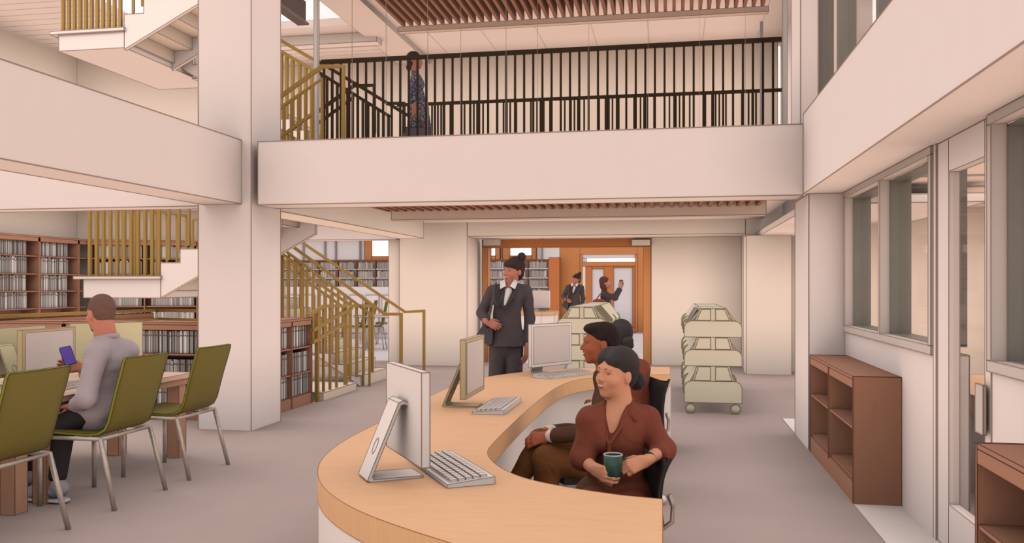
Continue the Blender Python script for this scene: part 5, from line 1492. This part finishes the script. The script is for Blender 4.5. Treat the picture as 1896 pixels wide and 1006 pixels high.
rr = [(sx * (hw - .01) + .01 * math.cos(t_), sz * (hh - .01) + .01 * math.sin(t_)) for sx, sz, t0 in ((1, 1, 0), (-1, 1, 90), (-1, -1, 180), (1, -1, 270)) for t_ in [math.radians(t0 + x_) for x_ in (0, 30, 60, 90)]]
MB().prism(rr, 'y', -.005, .005, M=Mp).build('case', mat('dark_phone_edge', (44, 26, 66), .4), ph)
MB().prism([(p[0] * .92, p[1] * .96) for p in rr], 'y', -.0065, .0062, M=Mp).build('back_cover', mat('violet_gloss', (98, 62, 176), .35, amt=.2, scale=12, spec=.5, rgb2=(66, 30, 140)), ph)

# ---------------------------------------------------------------- small distant people
def build_photographer():
    d0 = 20.0
    def q(px, py, dd=0.0): return D3(px, py, d0 + dd)
    H = Frame(q(1121, 524), CR * .95 - CF * .1 + UP * .08, UP, 1.15)
    root = thing('person', 'distant person with long auburn hair and dark jacket raising a phone before the timber doors', 'person', tuple(q(1122, 650) * V(1, 1, 0)))
    sk = skinmat('pale_pink_skin', (190, 130, 112)); ja = mat('slate_jacket_cloth', (72, 64, 72), .85, 'fabric'); hairm = mat('auburn_hair', (104, 60, 50), .6, 'hair', .12)
    fw = nrm(CR)
    P = dict(fwd=fw, pelvis=q(1126, 580), waist=q(1124, 567), chest=q(1120, 550), neck=q(1118, 540)); P['shR'] = q(1119, 546, -.18); P['shL'] = q(1120, 546, .18)
    e1 = q(1138, 551, -.12); w1 = q(1148, 533, -.06); e2 = q(1139, 552, .15); w2 = q(1150, 533, .06)
    B = Field(); head_field(B, H); B.cone(H(0, -.02, -.05), P['neck'], .05, .055, .025); torso_field(B, P, -.01, sc=1.05)
    for s, e, w_ in (('shR', e1, w1), ('shL', e2, w2)): limb(B, [P[s], e, w_], [.05, .042, .03]); hand_field(B, w_, UP + CR * .3, CR * .2 + CF * .9, .6, 1.1)
    an = []
    for s in (-1, 1):
        h_ = P['pelvis'] + CF * s * .09; k_ = h_ * V(1, 1, 0) + UP * .5 + CR * (.05 + .02 * s); a_ = h_ * V(1, 1, 0) + UP * .09 + CR * .03 * s
        limb(B, [h_, k_, a_], [.09, .06, .042], .03); B.cone(a_, a_ + CR * .16 - UP * .05, .036, .028, .02); an.append((h_, k_, a_))
    body = B.mesh('body', sk, root, .015)
    S = Field(); torso_field(S, P, .02, sc=1.05)
    for s, e, w_ in (('shR', e1, w1), ('shL', e2, w2)): limb(S, [P[s], e, e + (w_ - e) * .8], [.075, .066, .055], .03)
    S.mesh('jacket', ja, root, .014)
    T = Field()
    for h_, k_, a_ in an: limb(T, [h_, k_, a_], [.105, .08, .06], .03)
    T.mesh('trousers', mat('charcoal_suit_cloth', (84, 75, 76)), root, .015)
    h = Field(); h.ell(H(0, -.026, .045), V(.084, .10, .092) * H.s, H.R, .01); h.ell(H(0, -.05, -.04), V(.08, .07, .12) * H.s, H.R, .03); h.ell(H(0, -.03, -.13), V(.07, .055, .06) * H.s, H.R, .03)
    h.ell(H(0, .09, -.04), V(.07, .075, .10) * H.s, H.R, .01, 's'); h.mesh('hair', hairm, root, .011)
    o = MB().box(-.04, .04, -.01, .01, -.07, .07, M=Matrix.Translation(Vector(q(1150, 524)))).build('phone', mat('black_strap', (30, 26, 28)))
    tag(o, 'tiny dark phone held up by the distant person with auburn hair', 'phone')
    bg_ = thing('handbag', 'small red-brown handbag at the hip of the distant person with auburn hair', 'handbag', tuple(q(1108, 562, -.25)))
    f = Field(); f.cone(q(1104, 561, -.25), q(1115, 561, -.25), .09, .09, .03, flat=(CF, 1.5)); f.mesh('bag_body', mat('red_brown_leather', (140, 62, 48), .6), bg_, .015)
    m_ = MB(); m_.tube([q(1102, 558, -.25), q(1111, 545, -.25), q(1118, 541, -.2)], .014, 6); m_.build('strap', mat('red_brown_leather', (140, 62, 48), .6), bg_)
build_photographer()
def copy_at(src, loc, rz, s, label):
    c = copy_tree(src); c.location = loc; c.rotation_euler = (0, 0, rz); c.scale = (s, s, s); c['label'] = label; return c
p = at_depth(1063, 600, 20.5)
copy_at(suitw, (p.x, p.y, 0), math.radians(-4), 1.0, 'small distant person in a charcoal suit standing against the orange timber wall')
copy_at(bt, (p.x + (bt.location.x - suitw.location.x), p.y + (bt.location.y - suitw.location.y), bt.location.z), math.radians(-4), 1.0, 'tiny dark shoulder bag of the distant person by the orange timber wall')
p = at_depth(903.5, 600, 19.0)
hid = copy_at(dw, (p.x, p.y, 0), math.radians(60), 1.0, 'distant dark-haired person almost hidden behind the arm of the person in the charcoal suit')

for ch_ in hid.children:
    if ch_.name.startswith('dress'):
        ch_.data = ch_.data.copy(); ch_.data.materials[0] = mat('cream_cloth', (206, 190, 172), .85, 'fabric', .03)
# ================================================================ LIGHT AND CAMERA
w = bpy.data.worlds.new('World'); SC.world = w; w.use_nodes = True
WN = w.node_tree.nodes; WL = w.node_tree.links
bg = WN['Background']; bg.inputs[1].default_value = 1.10
tcw = WN.new('ShaderNodeTexCoord'); sx = WN.new('ShaderNodeSeparateXYZ'); WL.new(tcw.outputs['Generated'], sx.inputs[0])
mr = WN.new('ShaderNodeMapRange'); mr.inputs[1].default_value = -.35; mr.inputs[2].default_value = .25; WL.new(sx.outputs[2], mr.inputs[0])
mxw = WN.new('ShaderNodeMix'); mxw.data_type = 'RGBA'; mxw.inputs[6].default_value = (*lin((253, 227, 209)), 1); mxw.inputs[7].default_value = (*lin((255, 248, 245)), 1)
WL.new(mr.outputs[0], mxw.inputs[0]); WL.new(mxw.outputs[2], bg.inputs[0])
def area(name, loc, size, power, rot=(0, 0, 0), col=(1, .95, .9)):
    l = bpy.data.lights.new(name, 'AREA'); l.shape = 'RECTANGLE'; l.size, l.size_y = size; l.energy = power; l.color = col
    o = bpy.data.objects.new(name, l); COL.objects.link(o); o.location = loc; o.rotation_euler = rot
    return o
area('stair_hall_fill', (-7.6, 8.6, 5.9), (4, 3), 110)  # unseen fill light added to brighten the upper stair walls
area('library_fill', (-9.9, 11.6, 3.0), (1.6, 4), 55)  # added fill without a fixture, lifts the dim wall above the tall bookcases
area('foyer_fill', (-1.6, 14.2, 2.72), (4.5, 2.0), 28)  # invented fill hidden behind the slat fascia, for the back wall and carts
area('office_fill', (3.4, 8.0, 2.60), (2.0, 5.0), 45)  # extra fill added so the room behind the right glass reads bright
cam = bpy.data.cameras.new('camera'); co = bpy.data.objects.new('camera', cam); COL.objects.link(co)
cam.sensor_width = 36; cam.lens = FPX / 1896 * 36; cam.shift_y = (HOR - 503) / 1896.0; cam.clip_start = .05; cam.clip_end = 200
co.location = (0, 0, EYE); co.rotation_euler = (math.pi / 2, 0, YAW)
SC.camera = co
SC.view_settings.view_transform = 'Standard'; SC.view_settings.look = 'None'; SC.view_settings.gamma = 1; SC.view_settings.use_curve_mapping = False
SC.view_settings.exposure = 0.0
SC.cycles.use_fast_gi = True
SC.cycles.fast_gi_method = 'REPLACE'
SC.cycles.ao_bounces = 1
SC.cycles.ao_bounces_render = 1
w.light_settings.distance = 1.0
w.light_settings.ao_factor = 1.0
